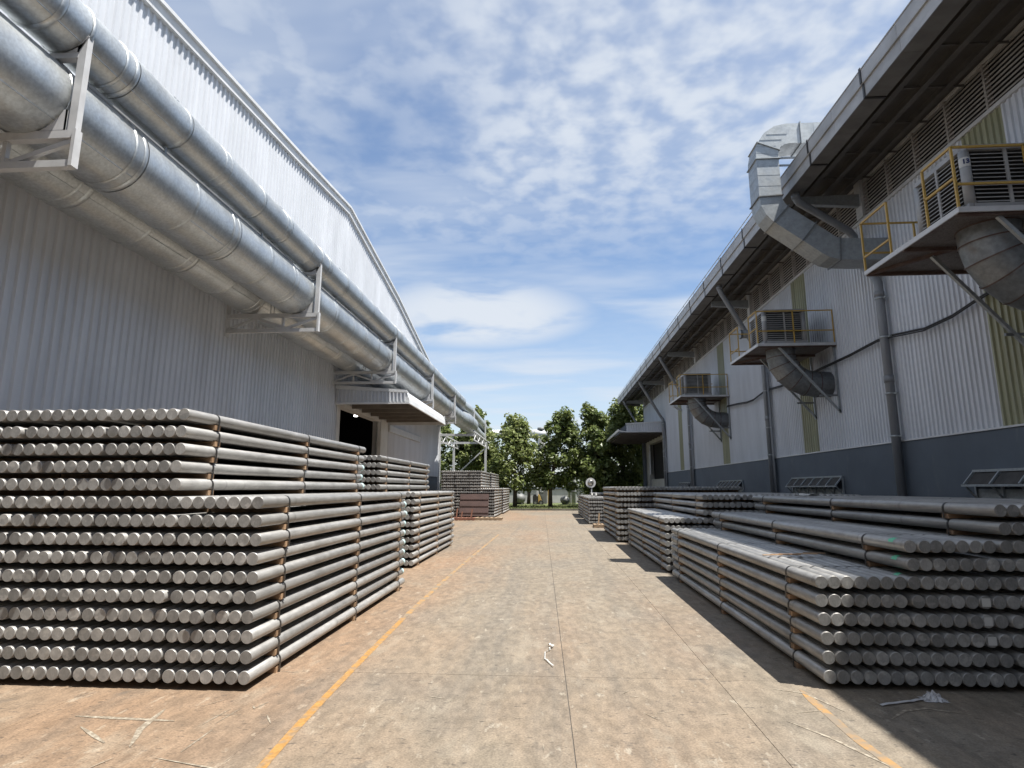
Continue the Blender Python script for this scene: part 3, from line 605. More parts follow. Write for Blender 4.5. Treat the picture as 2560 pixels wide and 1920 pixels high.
# low vents with tilted hoods on the base wall
for j, (ya, yb) in enumerate(((6.9, 10.45), (14.98, 18.0), (22.6, 25.5), (31.0, 33.4))):
    b = MB(); X = XR - .052
    b.box(X - .06, X, ya, yb, 1.86, 1.90); vt = P.put(b, 'vent', M['galv_matte'])
    n = 6 if j else 6; w = (yb - ya) / n
    for i in range(n + 1):
        yy = ya + i * w; q = MB(); q.bar((X - .03, yy, 1.88), (X - .22, yy, 1.66), .03); q.bar((X - .03, yy, 1.86), (X - .03, yy, 1.2), .04); q.bar((X - .21, yy, 1.65), (X - .03, yy, 1.42), .025); P.put(q, 'vent_arm', M['galv_matte'], vt)
    for i in range(n):
        yy = ya + i * w; q = MB(); q.add([(X - .03, yy + .03, 1.85), (X - .03, yy + w - .03, 1.85), (X - .205, yy + w - .03, 1.645), (X - .205, yy + .03, 1.645), (X - .03, yy + .03, 1.86), (X - .03, yy + w - .03, 1.86), (X - .205, yy + w - .03, 1.655), (X - .205, yy + .03, 1.655)],
                                         [(0, 1, 2, 3), (7, 6, 5, 4), (0, 4, 5, 1), (1, 5, 6, 2), (2, 6, 7, 3), (3, 7, 4, 0)]); P.put(q, 'vent_flap', M['vent_dark'], vt)
    q = MB(); q.bar((X - .22, ya - .05, 1.64), (X - .22, yb + .05, 1.64), .035); q.box(X - .02, X, ya, yb, 1.15, 1.58, 0); P.put(q, 'vent_bar', M['galv_matte'], vt)
# far canopy and door
b = MB(); b.box(XR - .05, XR + .3, 37.2, 38.0, 0, 5.05); b.box(XR - .05, XR + .3, 43.6, 45.4, 0, 5.05); b.box(XR - .04, XR + .3, 38, 43.6, 4.7, 5.05); P.put(b, 'door_surround', M['grey_wall'])
b = MB(); b.box(XR - .0, XR + .04, 38.0, 38.25, 0, 4.7); P.put(b, 'door_frame', M['galv_matte'])
b = MB(); b.box(XR - .3, XR - .1, 44.6, 45.0, 0, 5.1); P.put(b, 'door_pillar', M['base_wall'])
b = MB(); b.box(XR + .1, XR + .2, 38.2, 43.6, 0, 2.2); P.put(b, 'door_leaf', M['grey_wall'])
q = MB(); q.add([(XR - .02, 37.0, 5.70), (4.75, 37.0, 5.55), (4.3, 37.3, 5.25), (4.3, 45.9, 5.20), (4.75, 45.9, 5.5), (XR - .02, 45.9, 5.65)], [(0, 1, 4, 5), (1, 2, 3, 4), (5, 4, 1, 0), (4, 3, 2, 1)]); can = P.put(q, 'canopy', M['white_sheet'])
q = MB(); corrugated(q, 37.0, 4.75, XR - .03, lambda v: 5.07, lambda v: 5.55 + .06 * (v - 4.75), -1, .14, .03, 0, 'x'); P.put(q, 'end_sheet', M['white_sheet'], can)
q = MB(); q.bar((4.70, 36.97, 5.57), (XR - .05, 36.97, 5.70), .06, .08); q.bar((4.70, 36.97, 5.07), (XR - .05, 36.97, 5.07), .06, .06); q.bar((4.28, 37.2, 5.18), (4.28, 46, 5.14), .06, .16); q.bar((4.7, 36.97, 5.07), (4.28, 37.2, 5.16), .05); P.put(q, 'flashing', M['white_trim'], can)
q = MB(); q.box(4.36, XR - .06, 37.06, 45.85, 5.0, 5.03)
for i in range(8): q.box(4.5, XR - .06, 37.6 + i * 1.1, 37.68 + i * 1.1, 4.9, 5.0)
P.put(q, 'canopy_ceiling', M['soffit'], can)

# conduit along the wall, camera
t = thing('cable_conduit', 'thin dark cable sagging along the right hall wall below the coolers', 'cable', (7.08, 15, 4.7))
def local(pts, o): return [tuple(Vector(p) - Vector(o)) for p in pts]
b = MB(); cp = [(7.1, 23.8, 4.85), (7.1, 22.4, 4.75), (7.1, 21.4, 4.66), (7.1, 20.7, 4.65), (7.1, 20, 4.73), (7.1, 19.43, 4.78), (7.1, 18.2, 4.70), (7.1, 16, 4.69), (7.1, 14, 4.71), (7.1, 12.8, 4.76), (7.1, 12.3, 4.73), (7.1, 11.2, 4.58), (7.1, 10.4, 4.60), (7.1, 9.8, 4.69), (7.1, 8, 4.9)]
b.tube(local(cp, (7.08, 15, 4.7)), .022, 8); b.tube(local([(x - .03, y + .01, z - .045) for x, y, z in cp], (7.08, 15, 4.7)), .014, 6); b.build('cable', M['black'], t)
t = thing('security_camera', 'small pale security camera on the right wall beside a green strip', 'camera', (7.05, 32.2, 5.9))
b = MB(); b.bar((-.35, -.1, .12), (-.02, 0, -.08), .12, .10); b.build('housing', M['white_steel'], t); b = MB(); b.tube([(-.08, 0, -.05), (.12, 0, -.12)], .04, 8); b.build('arm', M['white_steel'], t)

# ------------------------------------------------------------------ evaporative coolers on platforms
def text_mesh(s, size, mat, name):
    c = bpy.data.curves.new(name, 'FONT'); c.body = s; c.size = size; c.align_x = 'CENTER'; c.align_y = 'CENTER'; c.extrude = .001; c.offset = .004
    o = bpy.data.objects.new(name, c); COL.objects.link(o); dg = bpy.context.evaluated_depsgraph_get()
    me = bpy.data.meshes.new_from_object(o.evaluated_get(dg)); bpy.data.objects.remove(o); bpy.data.curves.remove(c)
    me.materials.clear(); me.materials.append(M[mat]); return me
def cooler(y0, z0, lab, num):
    xo = 5.25; ye = y0 + 2.25; box0, box1, by0, by1 = 5.42, 6.5, y0 + .05, y0 + 1.12; bz0, bz1 = z0 + .04, z0 + .88
    pl = thing('service_platform', 'rusty yellow-railed platform under the ' + lab, 'platform', (xo, y0, z0), 'service platforms on the right hall'); P = PT(pl)
    b = MB(); b.box(xo, XR - .04, y0, ye, z0 - .012, z0); P.put(b, 'deck', M['mesh_deck'])
    b = MB(); b.box(xo - .02, xo, y0 - .02, ye + .02, z0 - .05, z0 + .02); P.put(b, 'edge_beam', M['white_steel'])
    b = MB(); b.box(xo, XR - .04, y0 - .02, y0, z0 - .05, z0 + .02); P.put(b, 'edge_beam', M['white_steel'])
    for yy in (y0 + .03, y0 + 1.2, ye - .05):
        b = MB(); b.box(xo, XR - .04, yy, yy + .05, z0 - .07, z0 - .013); P.put(b, 'cross_beam', M['rust'])
    b = MB(); b.bar((xo + .02, ye, z0 - .04), (6.0, y0 + 1.2, z0 - .04), .05); P.put(b, 'cross_beam', M['rust'])
    for yy in (y0 + .12, y0 + 1.45):
        b = MB(); b.bar((xo + .55, yy, z0 - .06), (XR - .04, yy, z0 - 1.72), .05, .05); P.put(b, 'brace', M['galv_matte'])
        b = MB(); b.bar((XR - .06, yy, z0 - .05), (XR - .06, yy, z0 - 1.75), .05, .05); P.put(b, 'wall_post', M['galv_matte'])
        b = MB(); b.bar((XR - .06, yy, z0 - 1.30), (XR - .52, yy, z0 - 1.30), .04, .04); P.put(b, 'strut', M['galv_dark'])
    w = .027; H = .86
    def R(a, c): q = MB(); q.bar(a, c, w); P.put(q, 'railing', M['rail_yellow'])
    # outer side: near section, gap, far section
    for yy in (y0, y0 + .6, y0 + 1.5, ye): R((xo, yy, z0), (xo, yy, z0 + H))
    for a, c in ((y0, y0 + .6), (y0 + 1.5, ye)):
        R((xo, a, z0 + H), (xo, c, z0 + H)); R((xo, a, z0 + H * .5), (xo, c, z0 + H * .5)) if a == y0 else R((xo, a, z0 + H * .3), (xo, c, z0 + H * .3))
    for xx in (6.15, XR - .08): R((xx, y0, z0), (xx, y0, z0 + H))
    R((xo, y0, z0 + H), (XR - .06, y0, z0 + H)); R((xo, y0, z0 + .34), (XR - .06, y0, z0 + .34))
    R((xo, ye, z0 + H), (XR - .06, ye, z0 + H)); R((xo, ye, z0 + .34), (XR - .06, ye, z0 + .34)); R((6.1, ye, z0), (6.1, ye, z0 + H))
    ck = thing('evaporative_cooler', lab, 'air cooler', (5.96, y0 + .6, z0), 'air coolers on the right hall'); P = PT(ck)
    b = MB(); b.box(box0 + .06, box1 - .06, by0 + .06, by1 - .06, bz0, bz1 - .03); P.put(b, 'core', M['black'])
    for x, y in ((box0 + .06, by0 + .06), (box1 - .06, by0 + .06), (box0 + .06, by1 - .06), (box1 - .06, by1 - .06)):
        b = MB(); b.tube([(x, y, bz0), (x, y, bz1 - .03)], .062, 12); P.put(b, 'corner_post', M['cooler'])
    b = MB(); b.prism([(box0, by0 + .06), (box0 + .06, by0), (box1 - .06, by0), (box1, by0 + .06), (box1, by1 - .06), (box1 - .06, by1), (box0 + .06, by1), (box0, by1 - .06)], 'z', bz1 - .03, bz1 + .04); P.put(b, 'lid', M['cooler'])
    b = MB(); b.box(box0, box1, by0, by1, bz0 - .01, bz0 + .06); P.put(b, 'tray', M['cooler'])
    nb = 13
    for side in (0, 1):
        gname = MB()
        if side == 0: gname.box((box0 + box1) / 2 - .02, (box0 + box1) / 2 + .02, by0 + .0, by0 + .02, bz0 + .06, bz1 - .03)
        else: gname.box(box0 - .0, box0 + .02, (by0 + by1) / 2 - .02, (by0 + by1) / 2 + .02, bz0 + .06, bz1 - .03)
        gr = P.put(gname, 'grille', M['cooler_blade'])
        for k in range(nb):
            z = bz0 + .075 + k * (bz1 - bz0 - .12) / nb; b = MB()
            if side == 0: a1, a2, c1, c2 = box0 + .115, box1 - .115, by0 + .005, by0 + .055; vs_ = [(a1, c1, z), (a2, c1, z), (a2, c2, z + .03), (a1, c2, z + .03)]
            else: a1, a2, c1, c2 = by0 + .115, by1 - .115, box0 + .005, box0 + .055; vs_ = [(c1, a1, z), (c1, a2, z), (c2, a2, z + .03), (c2, a1, z + .03)]
            vs_ += [(x, y, zz + .012) for x, y, zz in vs_]
            b.add(vs_, [(0, 1, 2, 3), (7, 6, 5, 4), (0, 4, 5, 1), (1, 5, 6, 2), (2, 6, 7, 3), (3, 7, 4, 0)]); P.put(b, 'blade', M['cooler_blade'], gr)
    # square to round elbow into the wall, in welded segments
    cy = (by0 + by1) / 2 + .02; path = [(6.02, z0 - .03), (6.02, z0 - .22), (6.06, z0 - .42), (6.18, z0 - .62), (6.36, z0 - .79), (6.60, z0 - .90), (6.86, z0 - .94), (XR - .03, z0 - .95)]
    rr = [.36, .355, .35, .345, .34, .335, .33, .33]
    p3 = [(x, cy, z) for x, z in path]; R_ = mitre(p3, rr, 24)
    for i in range(len(path) - 1):
        P.put(ringseg(R_[i], R_[i + 1]), 'elbow_segment', M['galv_dark'])
        P.put(seam_at(R_[i], Vector(p3[i + 1]) - Vector(p3[max(i - 1, 0)]), p3[i], .012, .010), 'elbow_seam', M['rust'])
    if num is not None:
        b = MB(); b.tube([(box0 + .06, by0 + .06, bz1 - .26), (box0 + .06, by0 + .06, bz1 - .13)], .064, 16, 0, False); st = P.put(b, 'sticker', M['sticker'])
        if num:
            me = text_mesh(num, .085, 'ink', 'number'); o = obj('number', me, st)
            o.location = Vector((box0 + .035, by0 - .002, bz1 - .195)) - P.o; o.rotation_euler = (pi / 2, 0, -.35)
    return ck
cooler(7.33, 5.12, 'air cooler nearest the camera, marked 13', '13')
cooler(14.71, 5.17, 'middle one of the three air coolers on the right wall', '')
cooler(23.64, 5.26, 'farthest of the three air coolers on the right wall', None)

# ------------------------------------------------------------------ rectangular exhaust duct over the eave
t = thing('exhaust_duct', 'square galvanised duct rising from the right wall and bending over the roof edge', 'duct', (4.85, 12.4, 6.6)); P = PT(t)
def arc(cx_, cz, r, a0, a1, n): return [(cx_ + r * cos(a0 + (a1 - a0) * i / n), cz + r * sin(a0 + (a1 - a0) * i / n)) for i in range(n + 1)]
hw = .24; Y0, Y1 = 12.1, 12.64
# centre line from the wall up and over the roof, with the direction of travel
cl_ = [(7.25, 6.86), (6.9, 6.86), (6.52, 6.88), (6.38, 6.92), (6.27, 6.99), (6.17, 7.07), (5.88, 7.30), (5.57, 7.54), (5.30, 7.75), (5.19, 7.88), (5.12, 8.03), (5.10, 8.2), (5.10, 8.45), (5.10, 8.72), (5.10, 8.95), (5.10, 9.14), (5.10, 9.26)]
cl_ += [(5.10 + .50 - .50 * cos(a), 9.26 + .50 * sin(a)) for a in (pi / 8, pi / 4, 3 * pi / 8, pi / 2)] + [(5.9, 9.76), (6.2, 9.76), (6.5, 9.76), (6.85, 9.76), (7.2, 9.76), (9.0, 9.76)]
KD = 12.1 / 12.8; cl_ = [(x * KD if x < 6.6 else x - .2, 1.6 + (z - 1.6) * KD) for x, z in cl_]; cl_[0] = (7.3, cl_[0][1])
secs = []
for i, p in enumerate(cl_):
    a = Vector(cl_[max(i - 1, 0)]); c = Vector(cl_[min(i + 1, len(cl_) - 1)]); d = (c - a).normalized(); n_ = Vector((-d.y, d.x)); secs.append((Vector(p), n_))
flange = {2, 6, 8, 11, 15, 17, 21, 25}
groups = [(0, 1), (1, 2), (2, 5), (5, 6), (6, 7), (7, 8), (8, 11), (11, 12), (12, 13), (13, 14), (14, 15), (15, 16), (16, 21)] + [(k, k + 1) for k in range(21, len(secs) - 1)]
for g0, g1 in groups:
    b = MB()
    for i in range(g0, g1):
        (p, n1), (q, n2) = secs[i], secs[i + 1]; e = .0025 if i + 1 == g1 else 0
        vs_ = [(p.x + s * n1.x * hw, y, p.y + s * n1.y * hw) for s, y in ((-1, Y0), (1, Y0), (1, Y1), (-1, Y1))] + [(q.x + s * n2.x * (hw - e), y, q.y + s * n2.y * (hw - e)) for s, y in ((-1, Y0 + e), (1, Y0 + e), (1, Y1 - e), (-1, Y1 - e))]
        b.add(vs_, [(0, 1, 5, 4), (1, 2, 6, 5), (2, 3, 7, 6), (3, 0, 4, 7)])
    P.put(b, 'duct_panel', M['galv_matte'])
for z, xa, xb in ((9.02, 4.60, 5.02), (9.17, 4.68, 5.16), (9.30, 4.84, 5.28)):
    b = MB(); b.box(xa, xb, Y0 - .006, Y0 - .001, z, z + .012); P.put(b, 'duct_seam', M['galv_matte'])
for i in flange:
    p, n1 = secs[i]; d = Vector((n1.y, -n1.x)); b = MB(); w = hw + .028
    vs_ = [(p.x + s * n1.x * w + d.x * t_, y, p.y + s * n1.y * w + d.y * t_) for t_ in (-.012, .012) for s, y in ((-1, Y0 - .028), (1, Y0 - .028), (1, Y1 + .028), (-1, Y1 + .028))]
    b.add(vs_, [(0, 1, 5, 4), (1, 2, 6, 5), (2, 3, 7, 6), (3, 0, 4, 7), (0, 3, 2, 1), (4, 5, 6, 7)]); P.put(b, 'flange', M['galv_dark'] if i < 15 else M['galv_matte'])
for z in (8.72, 8.9):
    b = MB(); b.bar((5.07, 12.4, z), (6.2, 12.4, z), .035); P.put(b, 'stay', M['galv_matte'])
# open vent stub past the middle cooler
t = thing('vent_stub', 'short capped pipe sticking out of the right wall under the eave', 'vent pipe', (7.15, 18.4, 6.4)); b = MB(); b.tube([(-1.1, 0, 0), (.1, 0, 0)], .13, 14); b.build('pipe', M['galv_dark'], t)
b = MB(); b.tube([(-1.14, 0, 0), (-1.08, 0, 0)], .15, 14); b.build('rim', M['galv_dark'], t)

# ------------------------------------------------------------------ billet bundles
DIA, PIT = .1045, .1055; RW = DIA / 2; NW = 7; BW = NW * PIT
def billet_mesh(L_, seed, r=RW, n=20):
    q = random.Random(seed); b = MB(); b.tube([(0, 0, 0), (0, .004, 0), (0, L_ - .004, 0), (0, L_, 0)], [r - .003, r, r, r - .003], n, 0, True)
    b.m[-1] = 1; b.m[-2] = 1; return b.mesh('billet', [M['billet'], M['billet_end']])
def strap_mb(b, y, h, mi=0):
    """thin band round the seven billets and the wood under them"""
    pts = []; z0 = h + RW
    for k in range(7): a = pi - k / 6 * pi / 2; pts.append((PIT / 2 + (RW + .002) * cos(a), z0 + (RW + .002) * sin(a)))
    for k in range(7): a = pi / 2 - k / 6 * pi / 2; pts.append((BW - PIT / 2 + (RW + .002) * cos(a), z0 + (RW + .002) * sin(a)))
    pts += [(BW - PIT / 2 + RW + .002, .004), (PIT / 2 - RW - .002, .004)]
    c = Vector((BW / 2, z0)); n = len(pts); vs_ = []
    for yy in (y - .011, y + .011):
        for e in (0, .0035):
            for p in pts: v = Vector(p); d = Vector((0, 1)) if .06 < v.x < BW - .06 and v.y > z0 else (v - c).normalized(); w = v + d * e; vs_.append((w.x, yy, w.y))
    fs = []
    for i in range(n):
        j = (i + 1) % n
        fs += [(n + i, n + j, 3 * n + j, 3 * n + i), (i, 2 * n + i, 2 * n + j, j), (i, j, n + j, n + i), (2 * n + i, 3 * n + i, 3 * n + j, 2 * n + j)]
    b.add(vs_, fs, mi)
caches = {}
def bundle(x, y, z, L_, h, label, sp_=(.1, .52, .93), full=True, seed=0, mark=None):
    """x = left edge of the bundle, y = near end, z = underside of its wood"""
    q = random.Random(seed); rz = q.uniform(-.003, .003)
    root = thing('billet_bundle', label, 'billet bundle', (x + q.uniform(-.010, .010), y + q.uniform(-.004, .004), z), 'bundles of aluminium billets stacked in the yard', rz)
    key = (round(L_, 2), round(h, 4), sp_, full, q.randrange(4) if full else q.randrange(3))
    if key not in caches:
        c = {}
        if full:
            c['rods'] = [billet_mesh(L_ + (i - 1) * .008, i) for i in range(3)]
            b = MB(); strap_mb(b, 0, h); c['strap'] = b.mesh('strap', M['strap'])
            b = MB(); b.box(.012, BW - .012, -.045, .045, .001, h); c['wood'] = b.mesh('wood_spacer', M['wood'])
        else:
            b = MB(); qq = random.Random(str(key))
            for i in range(NW):
                a = qq.uniform(-.02, .02); o0 = len(b.f); b.tube([((i + .5) * PIT, a, h + RW), ((i + .5) * PIT, L_ + a, h + RW)], RW, 12); b.m[-1] = 1; b.m[-2] = 1
            for s in sp_: b.box(.012, BW - .012, s * L_ - .045, s * L_ + .045, .001, h, 2); strap_mb(b, s * L_, h, 3)
            c['all'] = b.mesh('billets', [M['billet'], M['billet_end'], M['wood'], M['strap']])
        caches[key] = c
    c = caches[key]
    if not full:
        obj('billets', c['all'], root); return root
    rods = []
    for i in range(NW):
        o = obj('billet', q.choice(c['rods']), root, ((i + .5) * PIT + q.uniform(-.0015, .0015), q.uniform(-.003, .003) if q.random() < .93 else q.uniform(-.030, .02), h + RW), (0, q.uniform(0, 6.28), 0)); rods.append(o)
    for s in sp_:
        dy = q.uniform(-.03, .03)
        obj('wood_spacer', c['wood'], root, (0, s * L_ + dy, 0)); obj('strap', c['strap'], root, (0, s * L_ + dy, 0))
    if mark:
        kind, idx, end = mark
        if kind == 'band':
            b = MB(); yy = L_ - .075 if end == 'far' else .16
            if end == 'far': b.tube([((idx + .5) * PIT, yy, h + RW), ((idx + .5) * PIT, yy + .085, h + RW)], RW + .0015, 20, 0, False)
            else:
                vs_ = []
                for k in range(8):
                    a = pi * (.38 + .5 * k / 7) + q.uniform(-.02, .02)
                    for t_ in (q.uniform(-.008, .008), .075 + q.uniform(-.012, .012)): vs_.append(((idx + .5) * PIT + (RW + .0012) * cos(a), yy + t_, h + RW + (RW + .0012) * sin(a)))
                b.add(vs_, [(2 * k, 2 * k + 1, 2 * k + 3, 2 * k + 2) for k in range(7)])
            b.build('paint_mark', M['cyan_mark'] if end == 'far' else M['green_mark'], root)
        else:
            b = MB(); cx_ = (idx + .5) * PIT; b.box(cx_ - .033, cx_ + .033, rods[idx].location.y - .004, rods[idx].location.y - .001, h + RW - .033, h + RW + .033); b.build('sticker', M['sticker'], root)
    return root
ORD = ['bottom', 'second', 'third', 'fourth', 'fifth', 'sixth', 'seventh', 'eighth', 'ninth', 'tenth', 'eleventh', 'twelfth', 'thirteenth', 'fourteenth', 'fifteenth', 'sixteenth']
CO = ['yard-side column', 'second column from the yard', 'third column from the yard', 'fourth column from the yard', 'fifth column from the yard']
seed = 0
def stack(name, xedge, side, y0, L_, tier, cols_, full=True, sp_=(.1, .52, .93), drift=.0, marks=None):
    """cols_ = [(first tier, last tier)] per column, counted away from the yard"""
    global seed
    h = tier - DIA
    for ci, spec in enumerate(cols_):
        t0, t1 = spec[:2]; off = spec[2] if len(spec) > 2 else 0
        x = xedge + side * ci * (BW + .018) - (BW if side < 0 else 0)
        for k in range(t0, t1):
            seed += 1; mk = marks(ci, k) if marks else None
            bundle(x, y0 + off + k * .0035 + ci * .004 + rnd.uniform(-.004, .004), k * tier, L_, h, f'{ORD[k]} tier bundle, {CO[ci]}, {name}', sp_, full, seed, mk)
            if mk is None: pass
stack('nearest stack on the left', -2.43, -1, 4.86, 4.98, .1530, [(0, 10), (0, 15), (0, 15), (0, 15)],
      marks=lambda c, k: ('band', 6, 'far') if (c == 0 and 1 <= k <= 8) or (c == 1 and 10 <= k <= 12) else None)
stack('second stack on the left', -2.80, -1, 12.1, 4.95, .1520, [(0, 10), (0, 15), (9, 15), (9, 15)])
stack('far left stack behind the brown board', -3.07, -1, 32.25, 4.6, .1590, [(0, 10), (0, 16), (0, 16), (0, 16)], full=False)
stack('farthest left stack before the kerb', -3.00, -1, 37.3, 5.2, .1590, [(0, 10), (9, 16)], full=False)
stack('nearest stack on the right', 2.18, 1, 5.22, 5.98, .1465, [(0, 6), (0, 8), (0, 10), (0, 10), (5, 10)], sp_=(.105, .49, .905),
      marks=lambda c, k: (('band', 0, 'near') if (c == 1 and k in (6, 7, 5)) else (('stick', 5, 0) if c == 1 and 2 <= k else None)))
stack('second stack on the right', 2.17, 1, 11.76, 5.6, .1475, [(0, 7), (0, 10), (2, 10), (4, 10), (6, 10)])
stack('third stack on the right', 1.95, 1, 18.1, 4.7, .1640, [(0, 10), (0, 10), (3, 10), (6, 10), (8, 10), ][:5], full=False)
stack('fourth stack on the right', 1.64, 1, 26.9, 4.7, .1480, [(0, 8), (0, 8)], full=False)
stack('last stack on the right before the kerb', 1.66, 1, 32.4, 5.4, .1480, [(0, 8), (7, 9)], full=False)

# ------------------------------------------------------------------ things lying about
def tree(x, y, H, R, trunk_r, label, mat='leaf', nleaf=5200, low=.22, seed=1, tx=0, lean=0, leafs=.33):
    q = random.Random(seed); t = thing('tree', label, 'tree', (x, y, .08), 'trees beyond the kerb')
    b = MB(); pts = [(tx, 0, 0), (tx + .02, 0, H * .2), (tx * .7 + lean * .4, .03, H * .45), (tx * .4 + lean, 0, H * .8)]
    b.tube(pts, [trunk_r * 1.25, trunk_r, trunk_r * .75, trunk_r * .25], 10); b.build('trunk', M['bark'], t)
    clumps = []
    for k in range(40):
        f = k / 39; z = H * (low + (1 - low) * (.06 + .88 * f)); prof = R * (sin(pi * (.22 + .72 * f)) ** .75) * (1 - .30 * f)
        a = q.uniform(0, 2 * pi); d = prof * q.uniform(.25, .95)
        clumps.append((Vector((cos(a) * d + lean * f, sin(a) * d, z)), R * q.uniform(.22, .40)))
        if k % 3 == 0:
            br = MB(); zz = H * (.2 + .55 * f); s0 = (tx * (1 - f) + lean * f * .8, 0, zz); e = clumps[-1][0]
            br.tube([s0, ((s0[0] + e.x) / 2, e.y / 2, (zz + e.z) / 2 + .1), tuple(e)], [trunk_r * .35, trunk_r * .25, .015], 6); br.build('limb', M['bark'], t)
    for k in range(26):                                             # small outlying sprays that break the outline
        f = q.random(); z = H * (low + (1 - low) * (.1 + .92 * f)); prof = R * (sin(pi * (.22 + .70 * f)) ** .75) * (1 - .30 * f)
        a = q.uniform(0, 2 * pi); d = prof * q.uniform(1.0, 1.28); clumps.append((Vector((cos(a) * d + lean * f, sin(a) * d, z)), R * q.uniform(.09, .17)))
    b = MB(); tot = sum(r * r for _, r in clumps)
    for c, r in clumps:
        for k in range(int(nleaf * r * r / tot)):
            d = Vector((q.gauss(0, 1), q.gauss(0, 1), q.gauss(0, 1))).normalized(); p = c + d * r * (q.random() ** .45) * Vector((1, 1, .85)).length / 1.65
            n_ = (d * .6 + Vector((q.gauss(0, .5), q.gauss(0, .5), .7 + q.gauss(0, .4)))).normalized()
            u = n_.cross(Vector((q.gauss(0, 1), q.gauss(0, 1), q.gauss(0, 1)))).normalized(); v = n_.cross(u); s = leafs * q.uniform(.6, 1.25)
            b.add([p - u * s * .5, p - v * s * .3 + n_ * s * .06, p + u * s * .5 - n_ * s * .08, p + v * s * .3 + n_ * s * .06], [(0, 1, 2, 3)])
    o = b.build('crown', M[mat], t); return t
tree(-2.85, 46.3, 7.0, 2.5, .15, 'rounded tree on the lawn just right of the far left stack, lighter green', 'leaf', 8500, .18, 11)
tree(.75, 46.2, 7.6, 1.95, .14, 'slim tree with a leaning trunk right of the gap between the crowns', 'leaf_dark', 7000, .2, 12, tx=-.85, lean=.2)
tree(3.5, 46.6, 7.9, 2.25, .15, 'tall dense tree behind the round traffic mirror', 'leaf_dark', 9500, .08, 13)
tree(5.7, 47.4, 8.5, 2.4, .16, 'tallest tree, showing under the eave of the right hall', 'leaf', 10000, .08, 14)
tree(7.9, 48.8, 8.4, 2.4, .16, 'bushy tree half hidden by the far canopy of the right hall', 'leaf_dark', 6500, .08, 15)
tree(-6.3, 48.5, 8.1, 1.7, .15, 'tree with its top showing above the ducts of the left hall', 'leaf', 5200, .3, 16)
tree(-9.6, 49, 7.4, 2.8, .17, 'dark tree behind the support tower beside the left hall corner', 'leaf_dark', 7500, .08, 17)
tree(-6.6, 52.0, 7.0, 2.9, .17, 'shaded tree further back behind the support tower', 'leaf_dark', 7000, .08, 18)
tree(4.2, 54, 6.0, 2.6, .16, 'low tree in the second row behind the dense tree', 'leaf_dark', 5500, .06, 19)

# plant beyond the lawn
b = MB(); b.box(-14, 12, 66, 66.3, 0, 1.45); t = thing('boundary_wall', 'low grey wall with a dark coping beyond the trees', 'wall', (0, 66, 0)); PT(t).put(b, 'wall', M['grey_wall'])
b = MB(); b.box(-14, 12, 65.9, 66.4, 1.45, 1.72); PT(t).put(b, 'coping', M['base_wall'])
b = MB(); q = random.Random(5)
for k in range(5200):
    p = Vector((q.uniform(-13, 12), 67.5 + q.uniform(-.8, 1), q.uniform(1.2, 2.7) + .3 * sin(k * .01))); u = Vector((q.gauss(0, 1), q.gauss(0, 1), q.gauss(0, 1))).normalized(); v = u.cross(Vector((q.gauss(0, 1), 0, 1))).normalized(); s = .3
    b.add([p - u * s * .5, p - v * s * .3, p + u * s * .5, p + v * s * .3], [(0, 1, 2, 3)])
tag(b.build('hedge', M['hedge']), 'bright green hedge behind the low grey wall', 'hedge', None, 'stuff')
t = thing('white_overhead_duct', 'white overhead duct crossing behind the trees at the end of the yard', 'duct', (-2, 56, 6.6)); P = PT(t)
for i in range(3):
    b = MB(); x = -6.6 + i * 2.2; b.tube([(x, 56, 6.7), (x + 2.18, 56, 6.7)], .42, 20); P.put(b, 'duct_section', M['far_white'])
b = MB(); b.tube([(-.9, 56, 7.0), (-.9, 56, 7.3)], .38, 14); P.put(b, 'hood', M['far_grey'])
for x in (-1.3,): b = MB(); b.bar((x, 56.3, 0), (x, 56.3, 6.4), .22); P.put(b, 'support_post', M['far_white'])
t = thing('dust_collector', 'grey steel dust collector tower with slanting white pipes behind the trees', 'industrial plant', (-.6, 58, 0)); P = PT(t)
b = MB(); b.box(-1.25, -.45, 57.6, 58.8, 0, 1.75); P.put(b, 'cabinet', M['far_grey'])
b = MB(); b.box(-1.1, -.75, 57.58, 57.598, 1.2, 1.45); P.put(b, 'cabinet_window', M['white_trim'])
b = MB(); b.tube([(-.85, 58, 1.75), (-.85, 58, 6.4)], .36, 16); P.put(b, 'stack_pipe', M['far_grey'])
b = MB(); b.tube([(-1.15, 57.2, 3.9), (-.3, 57.2, 2.2)], .16, 12); P.put(b, 'slant_pipe', M['far_white'])
b = MB(); b.tube([(-.45, 57.0, 4.4), (-.2, 57.0, 2.0)], .14, 12); P.put(b, 'slant_pipe', M['far_white'])
b = MB(); b.bar((-.28, 56, 0), (-.28, 56, 1.65), .13); P.put(b, 'post', M['lift_yellow'], label='tall yellow guard post')
for k, x in enumerate((1.7, 2.1)):
    t = thing('vertical_pipe', ('slimmer' if k == 0 else 'thicker') + ' of two upright white pipes seen between the trunks', 'pipe', (x, 57, 0)); b = MB(); b.tube([(0, 0, 0), (0, 0, 5.4)], .13 + .08 * k, 12); b.build('pipe', M['far_white'], t)
    b = MB(); b.tube([(0, 0, 1.2), (0, 0, 1.35)], .19 + .08 * k, 12); b.build('flange', M['far_grey'], t)
